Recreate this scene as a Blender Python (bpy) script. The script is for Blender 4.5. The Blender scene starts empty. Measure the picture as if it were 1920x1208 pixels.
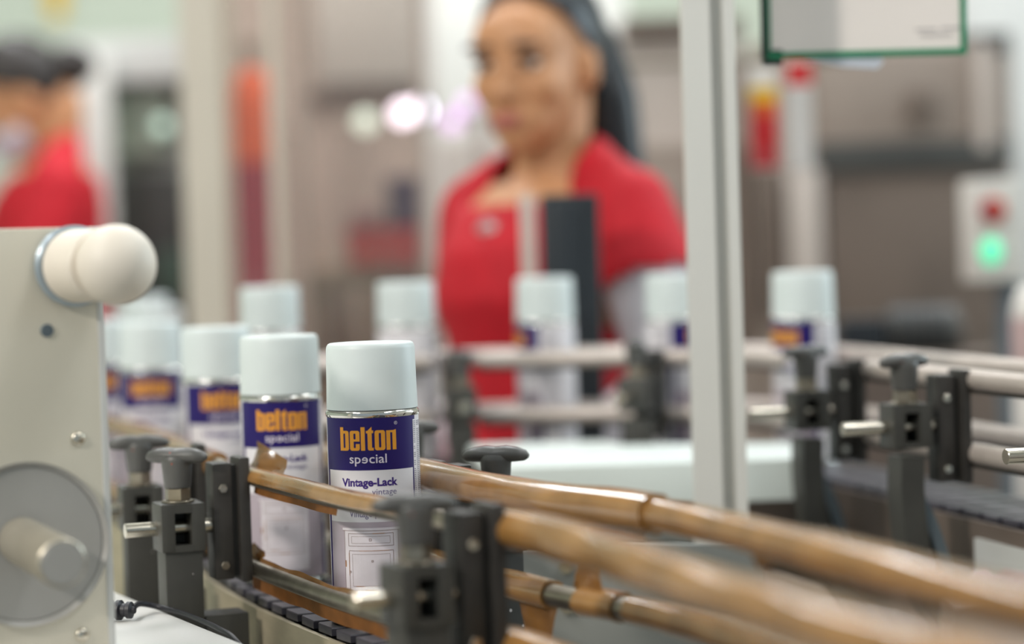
import bpy, bmesh, math, random
from mathutils import Vector, Matrix
random.seed(7)
C = bpy.context.scene.collection
S = bpy.context.scene
rad = math.radians
PI = math.pi

# ------------------------------------------------------------------ camera
F = 85 / 36 * 1920                      # focal length in pixels of the 1920 wide frame
CAM = Vector((0, 0, 1.258))
PITCH, ROLL = rad(1.64), rad(1.75)
FWD = Vector((0, math.cos(PITCH), -math.sin(PITCH)))
_r0, _u0 = Vector((1, 0, 0)), Vector((0, math.sin(PITCH), math.cos(PITCH)))
RGT = _r0 * math.cos(ROLL) - _u0 * math.sin(ROLL)
UPV = _u0 * math.cos(ROLL) + _r0 * math.sin(ROLL)
cd = bpy.data.cameras.new('camera')
cam = bpy.data.objects.new('camera', cd)
C.objects.link(cam)
cd.lens, cd.sensor_width = 85, 36
cd.clip_start = 0.05
cam.matrix_world = Matrix(((RGT.x, UPV.x, -FWD.x, CAM.x), (RGT.y, UPV.y, -FWD.y, CAM.y), (RGT.z, UPV.z, -FWD.z, CAM.z), (0, 0, 0, 1)))
cd.dof.use_dof = True
cd.dof.focus_distance = 1.71
cd.dof.aperture_fstop = 2.4
S.camera = cam

def at(px, py, d):
    """a point of the place at depth d metres, seen at pixel (px, py)"""
    return CAM + d * (FWD + (px - 960) / F * RGT + (604 - py) / F * UPV)

# ------------------------------------------------------------------ world, lights, exposure
W = bpy.data.worlds.new('hall_daylight')
S.world = W
W.use_nodes = True
bg = W.node_tree.nodes['Background']
bg.inputs[0].default_value = (0.78, 0.92, 1.0, 1)
bg.inputs[1].default_value = 0.46
S.view_settings.view_transform = 'Standard'
S.view_settings.look = 'None'
S.view_settings.gamma = 1
S.view_settings.use_curve_mapping = False
S.view_settings.exposure = 0.0

def area(name, loc, target, size, sizey, power, col):
    l = bpy.data.lights.new(name, 'AREA')
    l.shape, l.size, l.size_y, l.energy, l.color = 'RECTANGLE', size, sizey, power, col
    o = bpy.data.objects.new(name, l)
    C.objects.link(o)
    o.location = loc
    o.rotation_euler = (Vector(target) - Vector(loc)).to_track_quat('-Z', 'Y').to_euler()
    return o
area('key_light', (-2.6, -0.7, 3.05), (-0.1, 1.7, 1.1), 0.25, 0.25, 76, (1.0, 0.94, 0.86))  # warm key light, its direction read from the rail shadow
area('cool_fill_light', (4.2, 3.6, 2.4), (0, 2.0, 1.1), 1.6, 2.4, 105, (0.72, 0.90, 1.0))  # cool fill added to tint the right sides of the caps, no window here
LAMPS = [(-1.6, 0.6), (1.6, 0.6), (-1.6, 3.2), (1.6, 3.2), (-1.6, 5.8), (1.6, 5.8), (0, 4.6)]
for i, (x, y) in enumerate(LAMPS):
    area('ceiling_light', (x, y, 3.93), (x, y, 0), 0.3, 1.5, 48 if y > 4 else 25, (0.94, 0.97, 1.0))

# ------------------------------------------------------------------ materials
def srgb(r, g, b):
    f = lambda c: (c / 255) / 12.92 if c / 255 <= 0.04045 else ((c / 255 + 0.055) / 1.055) ** 2.4
    return (f(r), f(g), f(b), 1)

def mat(name, col, rough=0.5, metal=0.0, var=0.08, scale=20, bump=0.0, coat=0.0, emit=0.0, stretch=(1, 1, 1), trans=0.0, spec=0.5, sheen=0.0):
    m = bpy.data.materials.new(name)
    m.use_nodes = True
    nt = m.node_tree
    b = nt.nodes['Principled BSDF']
    c = srgb(*col)
    tc = nt.nodes.new('ShaderNodeTexCoord')
    mp = nt.nodes.new('ShaderNodeMapping')
    mp.inputs['Scale'].default_value = stretch
    nz = nt.nodes.new('ShaderNodeTexNoise')
    nz.inputs['Scale'].default_value = scale
    nz.inputs['Detail'].default_value = 5
    nt.links.new(tc.outputs['Object'], mp.inputs[0])
    nt.links.new(mp.outputs[0], nz.inputs['Vector'])
    rp = nt.nodes.new('ShaderNodeValToRGB')
    rp.color_ramp.elements[0].position, rp.color_ramp.elements[1].position = 0.3, 0.7
    rp.color_ramp.elements[0].color = tuple(max(0, v * (1 - var)) for v in c[:3]) + (1,)
    rp.color_ramp.elements[1].color = tuple(min(1, v * (1 + var)) for v in c[:3]) + (1,)
    nt.links.new(nz.outputs[0], rp.inputs[0])
    nt.links.new(rp.outputs[0], b.inputs['Base Color'])
    b.inputs['Roughness'].default_value = rough
    b.inputs['Metallic'].default_value = metal
    b.inputs['Coat Weight'].default_value = coat
    b.inputs['Coat Roughness'].default_value = 0.12
    b.inputs['Specular IOR Level'].default_value = spec
    b.inputs['Sheen Weight'].default_value = sheen
    if trans:
        b.inputs['Transmission Weight'].default_value = trans
    if emit:
        b.inputs['Emission Color'].default_value = c
        b.inputs['Emission Strength'].default_value = emit
    if bump:
        bp = nt.nodes.new('ShaderNodeBump')
        bp.inputs['Strength'].default_value = bump
        bp.inputs['Distance'].default_value = 0.002
        nt.links.new(nz.outputs[0], bp.inputs['Height'])
        nt.links.new(bp.outputs[0], b.inputs['Normal'])
    return m

def speckle(m, size, col, thr, scale):
    """paint spatter of its own colour over a material"""
    nt = m.node_tree
    b = nt.nodes['Principled BSDF']
    old = b.inputs['Base Color'].links[0].from_socket
    tc = nt.nodes.new('ShaderNodeTexCoord')
    vo = nt.nodes.new('ShaderNodeTexVoronoi')
    vo.inputs['Scale'].default_value = scale
    nt.links.new(tc.outputs['Object'], vo.inputs['Vector'])
    cmp_ = nt.nodes.new('ShaderNodeMath'); cmp_.operation = 'LESS_THAN'; cmp_.inputs[1].default_value = size
    nt.links.new(vo.outputs['Distance'], cmp_.inputs[0])
    sp = nt.nodes.new('ShaderNodeSeparateColor')
    nt.links.new(vo.outputs['Color'], sp.inputs[0])
    c2 = nt.nodes.new('ShaderNodeMath'); c2.operation = 'GREATER_THAN'; c2.inputs[1].default_value = thr
    nt.links.new(sp.outputs[0], c2.inputs[0])
    mu = nt.nodes.new('ShaderNodeMath'); mu.operation = 'MULTIPLY'
    nt.links.new(cmp_.outputs[0], mu.inputs[0]); nt.links.new(c2.outputs[0], mu.inputs[1])
    mx = nt.nodes.new('ShaderNodeMixRGB')
    mx.inputs[2].default_value = srgb(*col)
    nt.links.new(mu.outputs[0], mx.inputs[0]); nt.links.new(old, mx.inputs[1]); nt.links.new(mx.outputs[0], b.inputs['Base Color'])
    return m

M = {}
M['cap'] = mat('cap_plastic', (214, 222, 221), 0.40, var=0.02, scale=60)
speckle(M['cap'], 0.02, (120, 120, 122), 0.9, 90)
M['tin'] = mat('tinplate', (215, 213, 208), 0.07, 1.0, var=0.05)
M['tinwall'] = mat('tinplate_wall', (200, 198, 194), 0.25, 1.0, var=0.05)
M['paper'] = mat('label_white', (232, 228, 232), 0.35, var=0.01)
M['purple'] = mat('label_purple', (34, 18, 98), 0.4, var=0.03, spec=0.3)
M['mauve'] = mat('label_mauve', (182, 168, 178), 0.4, var=0.06, scale=30)
M['orange'] = mat('print_orange', (236, 160, 42), 0.4, var=0.04, scale=200)
M['pale'] = mat('print_pale', (232, 222, 234), 0.4, var=0.01)
M['ink'] = mat('print_ink', (60, 34, 122), 0.4, var=0.02)
M['inkthin'] = mat('print_ink_thin', (92, 80, 130), 0.4, var=0.02)
M['greyink'] = mat('print_grey', (130, 128, 140), 0.4, var=0.02)
M['cabw'] = mat('print_cabinet', (226, 218, 224), 0.4, var=0.05, scale=70)
M['cabl'] = mat('print_cabinet_line', (128, 96, 86), 0.4, var=0.3, scale=150)
M['cabo'] = mat('print_cabinet_wear', (176, 118, 62), 0.4, var=0.2, scale=150)
M['clamp'] = speckle(mat('clamp_grey_plastic', (62, 61, 57), 0.48, var=0.12, scale=40, bump=0.1), 0.09, (196, 190, 186), 0.93, 160)
M['clampspeck'] = speckle(mat('clamp_speckled', (64, 66, 66), 0.5, var=0.1, scale=40), 0.22, (215, 215, 218), 0.55, 190)
M['knob'] = speckle(mat('knob_grey', (80, 79, 77), 0.42, var=0.1, scale=50), 0.13, (150, 70, 55), 0.9, 170)
M['holder'] = mat('holder_dark', (52, 49, 46), 0.5, var=0.15, scale=60)
M['steel'] = mat('steel_rod', (205, 198, 184), 0.2, 1.0, var=0.12, scale=40, stretch=(1, 1, 8))
M['dullsteel'] = mat('dull_steel', (150, 142, 128), 0.36, 1.0, var=0.15, scale=60)
M['tape'] = mat('brown_packing_tape', (152, 110, 60), 0.26, var=0.22, scale=26, bump=0.3, coat=0.7)
M['tapedull'] = mat('brown_tape_back', (160, 108, 56), 0.6, var=0.2, scale=60, bump=0.2)
M['chain'] = mat('chain_slat', (70, 68, 76), 0.35, var=0.25, scale=60, bump=0.15)
M['frame'] = mat('conveyor_steel', (190, 178, 152), 0.42, 0.25, var=0.14, scale=18, stretch=(1, 1, 4), bump=0.1)
M['framegrey'] = mat('conveyor_steel_grey', (165, 163, 158), 0.42, 0.35, var=0.08, scale=12)
M['panel'] = mat('panel_beige', (218, 211, 194), 0.5, var=0.04, scale=8)
M['disc'] = mat('disc_grey', (170, 168, 164), 0.4, 0.2, var=0.04)
M['knobwhite'] = mat('white_rubber', (232, 222, 208), 0.5, var=0.03)
M['ring'] = mat('ring_bluegrey', (160, 172, 180), 0.35, 0.3, var=0.1)
M['shaft'] = mat('shaft_steel', (186, 178, 162), 0.4, 0.6, var=0.08, scale=30)
M['white'] = mat('white_enamel', (226, 224, 220), 0.35, var=0.03, scale=6)
M['tray'] = mat('tray_white', (222, 230, 226), 0.4, var=0.03, scale=6)
M['black'] = mat('black_rubber', (28, 27, 34), 0.45, var=0.1)
M['alu'] = mat('aluminium_profile', (224, 222, 216), 0.36, 0.1, var=0.05, scale=8, stretch=(1, 1, 0.2))
M['alugroove'] = mat('aluminium_groove', (120, 122, 120), 0.5, 0.4, var=0.05)
M['green'] = mat('green_frame', (22, 132, 90), 0.4, var=0.05)
M['sheet'] = mat('sheet_paper', (240, 231, 225), 0.6, var=0.01)
M['faint'] = mat('faint_print', (196, 190, 188), 0.6, var=0.01)
M['clear'] = mat('clear_clip', (205, 210, 220), 0.2, var=0.02)
M['darkclip'] = mat('dark_clip', (40, 52, 46), 0.4, var=0.05)
M['skin'] = mat('skin_tan', (200, 144, 102), 0.5, var=0.02, scale=12)
M['lips'] = mat('lips_rose', (178, 100, 92), 0.45, var=0.04)
M['hair'] = mat('hair_black', (26, 28, 34), 0.4, var=0.3, scale=60, stretch=(1, 1, 0.1))
M['hairbrown'] = mat('hair_dark_brown', (40, 32, 28), 0.45, var=0.3, scale=60)
M['eyewhite'] = mat('eye_white', (225, 220, 215), 0.3, var=0.01)
M['iris'] = mat('eye_dark', (46, 28, 20), 0.3, var=0.05)
M['brow'] = mat('brow_dark', (62, 40, 30), 0.6, var=0.1)
M['redshirt'] = mat('red_cotton', (190, 6, 30), 0.75, var=0.08, scale=30, sheen=0.0, bump=0.2)
M['whitecloth'] = mat('white_cotton', (222, 216, 224), 0.75, var=0.05, scale=30, bump=0.2)
M['trousers'] = mat('dark_trousers', (44, 48, 60), 0.8, var=0.1)
M['shoe'] = mat('black_shoe', (30, 30, 32), 0.5, var=0.1)
M['mask'] = mat('mask_paper', (205, 200, 212), 0.7, var=0.02)
M['pendant'] = mat('pendant_grey', (160, 150, 150), 0.4, 0.5, var=0.1)
M['wallgreen'] = mat('wall_pale_green', (196, 204, 188), 0.7, var=0.03, scale=2)
M['floor'] = mat('floor_grey', (150, 148, 142), 0.5, var=0.08, scale=3)
M['ceil'] = mat('ceiling_white', (215, 215, 210), 0.8, var=0.02, scale=2)
M['lampglow'] = mat('lamp_diffuser', (255, 252, 245), 0.5, var=0.0, emit=4.0)
M['lampbody'] = mat('lamp_body', (220, 220, 218), 0.5, var=0.02)
M['cream'] = mat('cream_post', (206, 197, 182), 0.5, var=0.03, scale=6)
M['whitewall'] = mat('white_cladding', (226, 224, 218), 0.55, var=0.02, scale=3)
M['pinkgrey'] = mat('pinkish_grey_panel', (196, 184, 176), 0.5, var=0.03, scale=4)
M['brownsteel'] = mat('brownish_steel', (160, 146, 136), 0.45, 0.25, var=0.08, scale=4)
M['brownsteeldk'] = mat('dark_brownish_steel', (112, 99, 90), 0.5, 0.2, var=0.12, scale=5)
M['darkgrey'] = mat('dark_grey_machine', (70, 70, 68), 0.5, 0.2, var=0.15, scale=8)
M['midgrey'] = mat('mid_grey_machine', (140, 142, 138), 0.5, 0.1, var=0.08, scale=5)
M['palegrey'] = mat('pale_grey_machine', (205, 205, 202), 0.45, 0.1, var=0.04, scale=5)
M['greenglass'] = mat('greenish_window', (170, 182, 168), 0.2, var=0.03)
M['darkgreen'] = mat('dark_green_machine', (70, 88, 78), 0.5, var=0.08)
M['cylorange'] = mat('orange_enamel', (222, 96, 40), 0.4, var=0.05)
M['cylred'] = mat('crimson_enamel', (158, 44, 60), 0.4, var=0.05)
M['crate'] = mat('red_plastic', (196, 62, 66), 0.5, var=0.06)
M['purplebox'] = mat('dusky_purple_card', (92, 78, 104), 0.6, var=0.06)
M['pinkbox'] = mat('pale_pink_card', (196, 172, 170), 0.6, var=0.04)
M['blackbox'] = mat('black_metal', (38, 44, 50), 0.4, 0.1, var=0.08)
M['yellow'] = mat('yellow_print', (226, 186, 40), 0.5, var=0.04)
M['redprint'] = mat('red_print', (204, 36, 40), 0.5, var=0.04)
M['ctrlbox'] = mat('control_box_grey', (214, 212, 206), 0.45, var=0.02)
M['greenlamp'] = mat('green_lamp', (90, 225, 170), 0.3, var=0.0, emit=0.9)
M['reflwhite'] = mat('reflection_white', (236, 232, 255), 0.3, var=0.0, emit=5.0)  # glow colours of the bulbs that stand in for reflections
M['refllilac'] = mat('reflection_lilac', (214, 176, 222), 0.3, var=0.0, emit=1.3)
M['reflpale'] = mat('reflection_pale', (205, 226, 218), 0.3, var=0.0, emit=1.9)
M['ledgreen'] = mat('led_green', (196, 222, 204), 0.3, var=0.0, emit=0.8)
M['bluegrey'] = mat('bluegrey_post', (96, 108, 116), 0.45, 0.2, var=0.05)

def glass(name, tint, mix):
    m = bpy.data.materials.new(name)
    m.use_nodes = True
    nt = m.node_tree
    nt.nodes.clear()
    out = nt.nodes.new('ShaderNodeOutputMaterial')
    t = nt.nodes.new('ShaderNodeBsdfTransparent'); t.inputs[0].default_value = srgb(*tint)
    g = nt.nodes.new('ShaderNodeBsdfGlossy'); g.inputs['Roughness'].default_value = 0.12
    mx = nt.nodes.new('ShaderNodeMixShader'); mx.inputs[0].default_value = mix
    nt.links.new(t.outputs[0], mx.inputs[1]); nt.links.new(g.outputs[0], mx.inputs[2]); nt.links.new(mx.outputs[0], out.inputs[0])
    return m
M['pane'] = glass('tinted_acrylic', (242, 234, 228), 0.10)

# ------------------------------------------------------------------ mesh helpers
def NB(): return bmesh.new()

def box(bm, c, s, rz=0.0, bev=0.0, mat_i=0):
    r = bmesh.ops.create_cube(bm, size=1, matrix=Matrix.Translation(c) @ Matrix.Rotation(rz, 4, 'Z') @ Matrix.Diagonal((s[0], s[1], s[2], 1)))
    vs = r['verts']
    if bev:
        es = list({e for v in vs for e in v.link_edges})
        bmesh.ops.bevel(bm, geom=es, offset=bev, segments=2, affect='EDGES', profile=0.6)
    return bm

def frame_of(d, hint=None):
    d = d.normalized()
    h = hint or (Vector((0, 0, 1)) if abs(d.z) < 0.9 else Vector((1, 0, 0)))
    u = d.cross(h).normalized()
    return u, u.cross(d).normalized()

def sweep(bm, pts, section, cap=True, closed=True, up=None, scale=None):
    """sweep a 2D section (u across, v up) along pts"""
    pts = [Vector(p) for p in pts]
    rings = []
    n = len(pts)
    for i, p in enumerate(pts):
        d = pts[min(i + 1, n - 1)] - pts[max(i - 1, 0)]
        u, v = frame_of(d, up)
        sec = section(i, n) if callable(section) else section
        k = scale(i, n) if scale else 1
        rings.append([bm.verts.new(p + u * a * k + v * b * k) for a, b in sec])
    m = len(rings[0])
    for i in range(n - 1):
        for j in range(m if closed else m - 1):
            a, b = rings[i], rings[i + 1]
            bm.faces.new((a[j], a[(j + 1) % m], b[(j + 1) % m], b[j]))
    if cap and closed:
        bm.faces.new(rings[0][::-1]); bm.faces.new(rings[-1])
    return bm

def circ(r, n=16): return [(r * math.cos(2 * PI * k / n), r * math.sin(2 * PI * k / n)) for k in range(n)]

def tube(bm, pts, r, n=14, scale=None): return sweep(bm, pts, circ(r, n), scale=scale)

def cyl(bm, p0, p1, r0, r1=None, n=24):
    p0, p1 = Vector(p0), Vector(p1)
    r1 = r0 if r1 is None else r1
    b = min(r0, r1) * 0.08
    d = (p1 - p0).normalized()
    sc = [(r0 - b), r0, r1, (r1 - b)]
    pts = [p0, p0 + d * b, p1 - d * b, p1]
    u, v = frame_of(d)
    rings = [[bm.verts.new(p + u * math.cos(2 * PI * k / n) * s + v * math.sin(2 * PI * k / n) * s) for k in range(n)] for p, s in zip(pts, sc)]
    for a, c in zip(rings, rings[1:]):
        for j in range(n): bm.faces.new((a[j], a[(j + 1) % n], c[(j + 1) % n], c[j]))
    bm.faces.new(rings[0][::-1]); bm.faces.new(rings[-1])
    return bm

def lathe(bm, prof, n=40, c=(0, 0, 0)):
    c = Vector(c)
    rings = []
    for r, z in prof:
        if r < 1e-6: rings.append([bm.verts.new(c + Vector((0, 0, z)))])
        else: rings.append([bm.verts.new(c + Vector((r * math.cos(2 * PI * k / n), r * math.sin(2 * PI * k / n), z))) for k in range(n)])
    for a, b in zip(rings, rings[1:]):
        for j in range(n):
            k = (j + 1) % n
            if len(a) == 1: bm.faces.new((a[0], b[k], b[j]))
            elif len(b) == 1: bm.faces.new((a[j], a[k], b[0]))
            else: bm.faces.new((a[j], a[k], b[k], b[j]))
    return bm

def prism(bm, outline, z0, z1):
    a = [bm.verts.new((x, y, z0)) for x, y in outline]
    b = [bm.verts.new((x, y, z1)) for x, y in outline]
    n = len(a)
    bm.faces.new(a[::-1]); bm.faces.new(b)
    for j in range(n): bm.faces.new((a[j], a[(j + 1) % n], b[(j + 1) % n], b[j]))
    return bm

def ell(bm, c, s, rot=None, seg=20):
    mtx = Matrix.Translation(c) @ (rot or Matrix.Identity(4)) @ Matrix.Diagonal((s[0], s[1], s[2], 1))
    bmesh.ops.create_uvsphere(bm, u_segments=seg, v_segments=max(8, seg // 2 + 2), radius=1, matrix=mtx)
    return bm

def limb(bm, pts, rs, n=14):
    pts = [Vector(p) for p in pts]
    P, Rr = [], []
    for i in range(len(pts) - 1):
        for k in range(6):
            t = k / 6
            P.append(pts[i].lerp(pts[i + 1], t)); Rr.append(rs[i] * (1 - t) + rs[i + 1] * t)
    P.append(pts[-1]); Rr.append(rs[-1])
    sweep(bm, P, lambda i, m: [(a * Rr[i], b * Rr[i]) for a, b in circ(1, n)])
    for p, r in zip(pts, rs): ell(bm, p, (r, r, r), seg=14)
    return bm

def obj(name, bm, m, parent=None, smooth=True, loc=None, rz=None, ang=40):
    me = bpy.data.meshes.new(name)
    bmesh.ops.recalc_face_normals(bm, faces=bm.faces[:])
    bm.to_mesh(me); bm.free()
    for k in (m if isinstance(m, (list, tuple)) else [m]): me.materials.append(k)
    if smooth:
        for p in me.polygons: p.use_smooth = True
        me.set_sharp_from_angle(angle=rad(ang))
    o = bpy.data.objects.new(name, me)
    C.objects.link(o)
    if parent: o.parent = parent
    if loc is not None: o.location = loc
    if rz is not None: o.rotation_euler.z = rz
    return o

def thing(name, label, cat, loc=(0, 0, 0), rz=0.0, group=None):
    o = bpy.data.objects.new(name, None)
    C.objects.link(o)
    o.empty_display_size = 0.05
    o.location = loc; o.rotation_euler.z = rz
    o['label'] = label; o['category'] = cat
    if group: o['group'] = group
    return o

def tag(o, label, cat, group=None):
    o['label'] = label; o['category'] = cat
    if group: o['group'] = group
    return o

def struct(name, bm, m, smooth=False):
    o = obj(name, bm, m, smooth=smooth); o['kind'] = 'structure'; return o

def dup(root, loc, rz, label, group=None):
    r = root.copy(); C.objects.link(r)
    r.location = loc; r.rotation_euler = (0, 0, rz); r['label'] = label
    if group: r['group'] = group
    for ch in list(root.children):
        c = ch.copy(); C.objects.link(c); c.parent = r
        for g in list(ch.children):
            d = g.copy(); C.objects.link(d); d.parent = c
    return r

def fuse(bm, voxel, smooth=6):
    """fuse overlapping volumes in a bmesh into one continuous skin"""
    me = bpy.data.meshes.new('fuse'); bm.to_mesh(me); bm.free()
    o = bpy.data.objects.new('fuse', me); C.objects.link(o)
    r = o.modifiers.new('r', 'REMESH'); r.mode = 'VOXEL'; r.voxel_size = voxel
    s = o.modifiers.new('s', 'SMOOTH'); s.iterations = smooth; s.factor = 0.5
    bpy.context.view_layer.update()
    ev = o.evaluated_get(bpy.context.evaluated_depsgraph_get())
    out = bmesh.new(); out.from_mesh(ev.to_mesh()); ev.to_mesh_clear()
    bpy.data.objects.remove(o); bpy.data.meshes.remove(me)
    return out

# ------------------------------------------------------------------ paths of the two conveyors
def catmull(P, n=14):
    P = [Vector(p) for p in P]
    P = [P[0] * 2 - P[1]] + P + [P[-1] * 2 - P[-2]]
    out = []
    for i in range(1, len(P) - 2):
        a, b, c, d = P[i - 1:i + 3]
        for k in range(n):
            t = k / n
            out.append(0.5 * ((2 * b) + (c - a) * t + (2 * a - 5 * b + 4 * c - d) * t * t + (3 * b - a - 3 * c + d) * t ** 3))
    out.append(P[-2])
    return out

class Path:
    def __init__(s, P):
        s.p = catmull(P); s.l = [0]
        for a, b in zip(s.p, s.p[1:]): s.l.append(s.l[-1] + (b - a).length)
        s.L = s.l[-1]
    def at(s, d):
        d = min(max(d, 0), s.L - 1e-6)
        i = next(k for k in range(len(s.l) - 1) if s.l[k + 1] >= d)
        t = (d - s.l[i]) / max(1e-9, s.l[i + 1] - s.l[i])
        a = s.p[max(i - 1, 0)]; b = s.p[min(i + 2, len(s.p) - 1)]
        return s.p[i].lerp(s.p[i + 1], t), (b - a).normalized()
    def s_at_y(s, y):            # arclength where the path passes depth y
        for i in range(len(s.p) - 1):
            a, b = s.p[i].y, s.p[i + 1].y
            if (a - y) * (b - y) <= 0 and a != b:
                return s.l[i] + (y - a) / (b - a) * (s.l[i + 1] - s.l[i])
        return 0
    def side(s, d, off, z):      # a point beside the path, +off to the right hand of travel
        p, t = s.at(d)
        n = Vector((t.y, -t.x, 0))
        n.normalize()
        return Vector((p.x, p.y, p.z)) + n * off + Vector((0, 0, z))
    def line(s, d0, d1, off, z, step=0.02):
        n = max(2, int(abs(d1 - d0) / step))
        return [s.side(d0 + (d1 - d0) * k / n, off, z) for k in range(n + 1)]

ZB, ZF = 1.0, 1.032
# travelling from the near end to the far end, so right hand of travel is +off
FRONT = Path([(.47, .45, ZB), (.335, .7, ZB), (.19, 1.0, ZB), (.064, 1.387, ZB), (-.024, 1.55, ZB), (-.1013, 1.713, ZB), (-.1895, 1.94, ZB), (-.2745, 2.23, ZB), (-.372, 2.5, ZB), (-.458, 2.674, ZB), (-.462, 2.85, ZB), (-.442, 3.0, ZB + .004), (-.487, 3.22, ZB + .02), (-.52, 3.45, ZB + .024)])
BACK = Path([(.66, 1.2, ZF), (.50, 1.7, ZF), (.41, 2.05, ZF), (.335, 2.36, ZF), (.30, 2.49, ZF), (.25, 2.575, ZF), (.176, 2.61, ZF), (.036, 2.662, ZF), (-.117, 2.655, ZF), (-.285, 2.594, ZF)])

# ------------------------------------------------------------------ setting
bm = NB(); box(bm, (0, 3, -.05), (9, 11, .1)); struct('floor', bm, M['floor'])
bm = NB(); box(bm, (0, 3, 4.05), (9, 11, .1)); struct('ceiling', bm, M['ceil'])
bm = NB(); box(bm, (0, 8.05, 2), (9, .1, 4)); struct('wall_back', bm, M['wallgreen'])
bm = NB(); box(bm, (-4.45, 3, 2), (.1, 11, 4)); struct('wall_left', bm, M['wallgreen'])
bm = NB(); box(bm, (4.45, 3, 2), (.1, 11, 4)); struct('wall_right', bm, M['whitewall'])
bm = NB(); box(bm, (-3.4, 7.98, .06), (2, .04, .12)); box(bm, (0, 7.98, .06), (4.6, .04, .12)); struct('baseboard_back', bm, M['midgrey'])
for i, (x, y) in enumerate(LAMPS):
    where = 'in the middle over the woman' if x == 0 else ('the %s of three on the %s' % (('front one', 'second', 'back one')[i // 2], 'side of the beige panel' if x < 0 else 'side of the column'))
    t = thing('ceiling_lamp', 'long white ceiling lamp, ' + where, 'lamp', (x, y, 4.0), group='ceiling lamps of the hall')
    bm = NB(); box(bm, (0, 0, -.03), (.36, 1.56, .06), bev=.01); obj('lamp_housing', bm, M['lampbody'], t)
    bm = NB(); box(bm, (0, 0, -.062), (.3, 1.5, .006)); obj('diffuser', bm, M['lampglow'], t, smooth=False)

# ------------------------------------------------------------------ spray can
RC = 0.0325
def wrap(bm, r):
    for v in bm.verts:
        a, z, k = v.co.x / RC, v.co.y, r + v.co.z
        v.co = Vector((k * math.sin(a), -k * math.cos(a), z))
    return bm

def cut_x(bm, step=0.0015):
    xs = [v.co.x for v in bm.verts]
    x = math.floor(min(xs) / step) * step
    while x < max(xs):
        bmesh.ops.bisect_plane(bm, geom=bm.verts[:] + bm.edges[:] + bm.faces[:], plane_co=(x, 0, 0), plane_no=(1, 0, 0))
        x += step
    return bm

def curve_mesh(polys):
    cu = bpy.data.curves.new('glyph', 'CURVE'); cu.dimensions = '2D'; cu.fill_mode = 'BOTH'
    for pl in polys:
        sp = cu.splines.new('POLY'); sp.points.add(len(pl) - 1)
        for q, (x, y) in zip(sp.points, pl): q.co = (x, y, 0, 1)
        sp.use_cyclic_u = True
    return _flat(cu)

def _flat(cu):
    o = bpy.data.objects.new('glyph', cu); C.objects.link(o)
    bpy.context.view_layer.update()
    ev = o.evaluated_get(bpy.context.evaluated_depsgraph_get())
    b = bmesh.new(); b.from_mesh(ev.to_mesh()); ev.to_mesh_clear()
    bpy.data.objects.remove(o); bpy.data.curves.remove(cu)
    return b

def text_bm(s, off=0.0):
    cu = bpy.data.curves.new('glyph', 'FONT'); cu.body = s; cu.size = 1; cu.offset = off; cu.resolution_u = 4
    return _flat(cu)

def fit(b, x0, x1, y0, y1, ref=None):
    """scale a flat mesh into a rectangle; ref = (ymin, ymax) of the glyph box mapped on y0..y1"""
    xs = [v.co.x for v in b.verts]; ys = [v.co.y for v in b.verts]
    a, c = (min(ys), max(ys)) if ref is None else ref
    for v in b.verts:
        v.co.x = x0 + (v.co.x - min(xs)) / (max(xs) - min(xs)) * (x1 - x0)
        v.co.y = y0 + (v.co.y - a) / (c - a) * (y1 - y0)
    return b

def merge(dst, src, mat_i=0):
    me = bpy.data.meshes.new('t'); src.to_mesh(me); src.free()
    n = len(dst.faces); dst.from_mesh(me); bpy.data.meshes.remove(me)
    return dst

def rect_flat(bm, x0, x1, z0, z1):
    n = max(1, int(abs(x1 - x0) / 0.002))
    for k in range(n):
        a, b = x0 + (x1 - x0) * k / n, x0 + (x1 - x0) * (k + 1) / n
        bm.faces.new([bm.verts.new((a, z0, 0)), bm.verts.new((b, z0, 0)), bm.verts.new((b, z1, 0)), bm.verts.new((a, z1, 0))])

def logo_bm():
    sl = lambda x0, x1, y0, y1: [(x0, y0 + 1.2), (x0 + .9, y0), (x1 - .9, y0), (x1, y0 + 1.2), (x1, y1 - 1.2), (x1 - .9, y1), (x0 + .9, y1), (x0, y1 - 1.2)]
    rr = [(3, 0), (13, 0), (15, 1.2), (16, 3.4), (16, 33.6), (15, 35.8), (13, 37), (3, 37), (1, 35.8), (0, 33.6), (0, 3.4), (1, 1.2)]
    L = {
        'b': [[(0, 0), (13, 0), (15, 1.2), (16, 3.4), (16, 33.6), (15, 35.8), (13, 37), (6.3, 37), (6.3, 43.5), (0, 43.5)], sl(6.3, 9.7, 5, 32)],
        'e': [[(16, 17), (6.3, 17), (6.3, 6.2), (7.2, 5), (8.8, 5), (9.7, 6.2), (9.7, 12.5), (16, 12.5), (16, 3.4), (15, 1.2), (13, 0), (3, 0), (1, 1.2), (0, 3.4), (0, 33.6), (1, 35.8), (3, 37), (13, 37), (15, 35.8), (16, 33.6)], sl(6.3, 9.7, 21, 32)],
        'l': [[(0, 0), (6.3, 0), (6.3, 43.5), (0, 43.5)]],
        't': [[(2.2, 3), (3, 1), (5, 0), (11, 0), (11, 5), (8.6, 5), (8.6, 32), (11, 32), (11, 37), (8.6, 37), (8.6, 44), (2.2, 36.5), (0, 36.5), (0, 32), (2.2, 32)]],
        'o': [rr, sl(6.3, 9.7, 5, 32)],
        'n': [[(0, 0), (6.3, 0), (6.3, 32), (9.7, 32), (9.7, 0), (16, 0), (16, 37.5), (11, 36), (0, 36)]],
    }
    x = 0; polys = []
    for ch, w in (('b', 16), ('e', 16), ('l', 6.3), ('t', 11), ('o', 16), ('n', 16)):
        polys += [[(px + x, py) for px, py in pl] for pl in L[ch]]
        x += w + 1.9
    return curve_mesh(polys)

def arc(deg): return rad(deg) * RC

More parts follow.
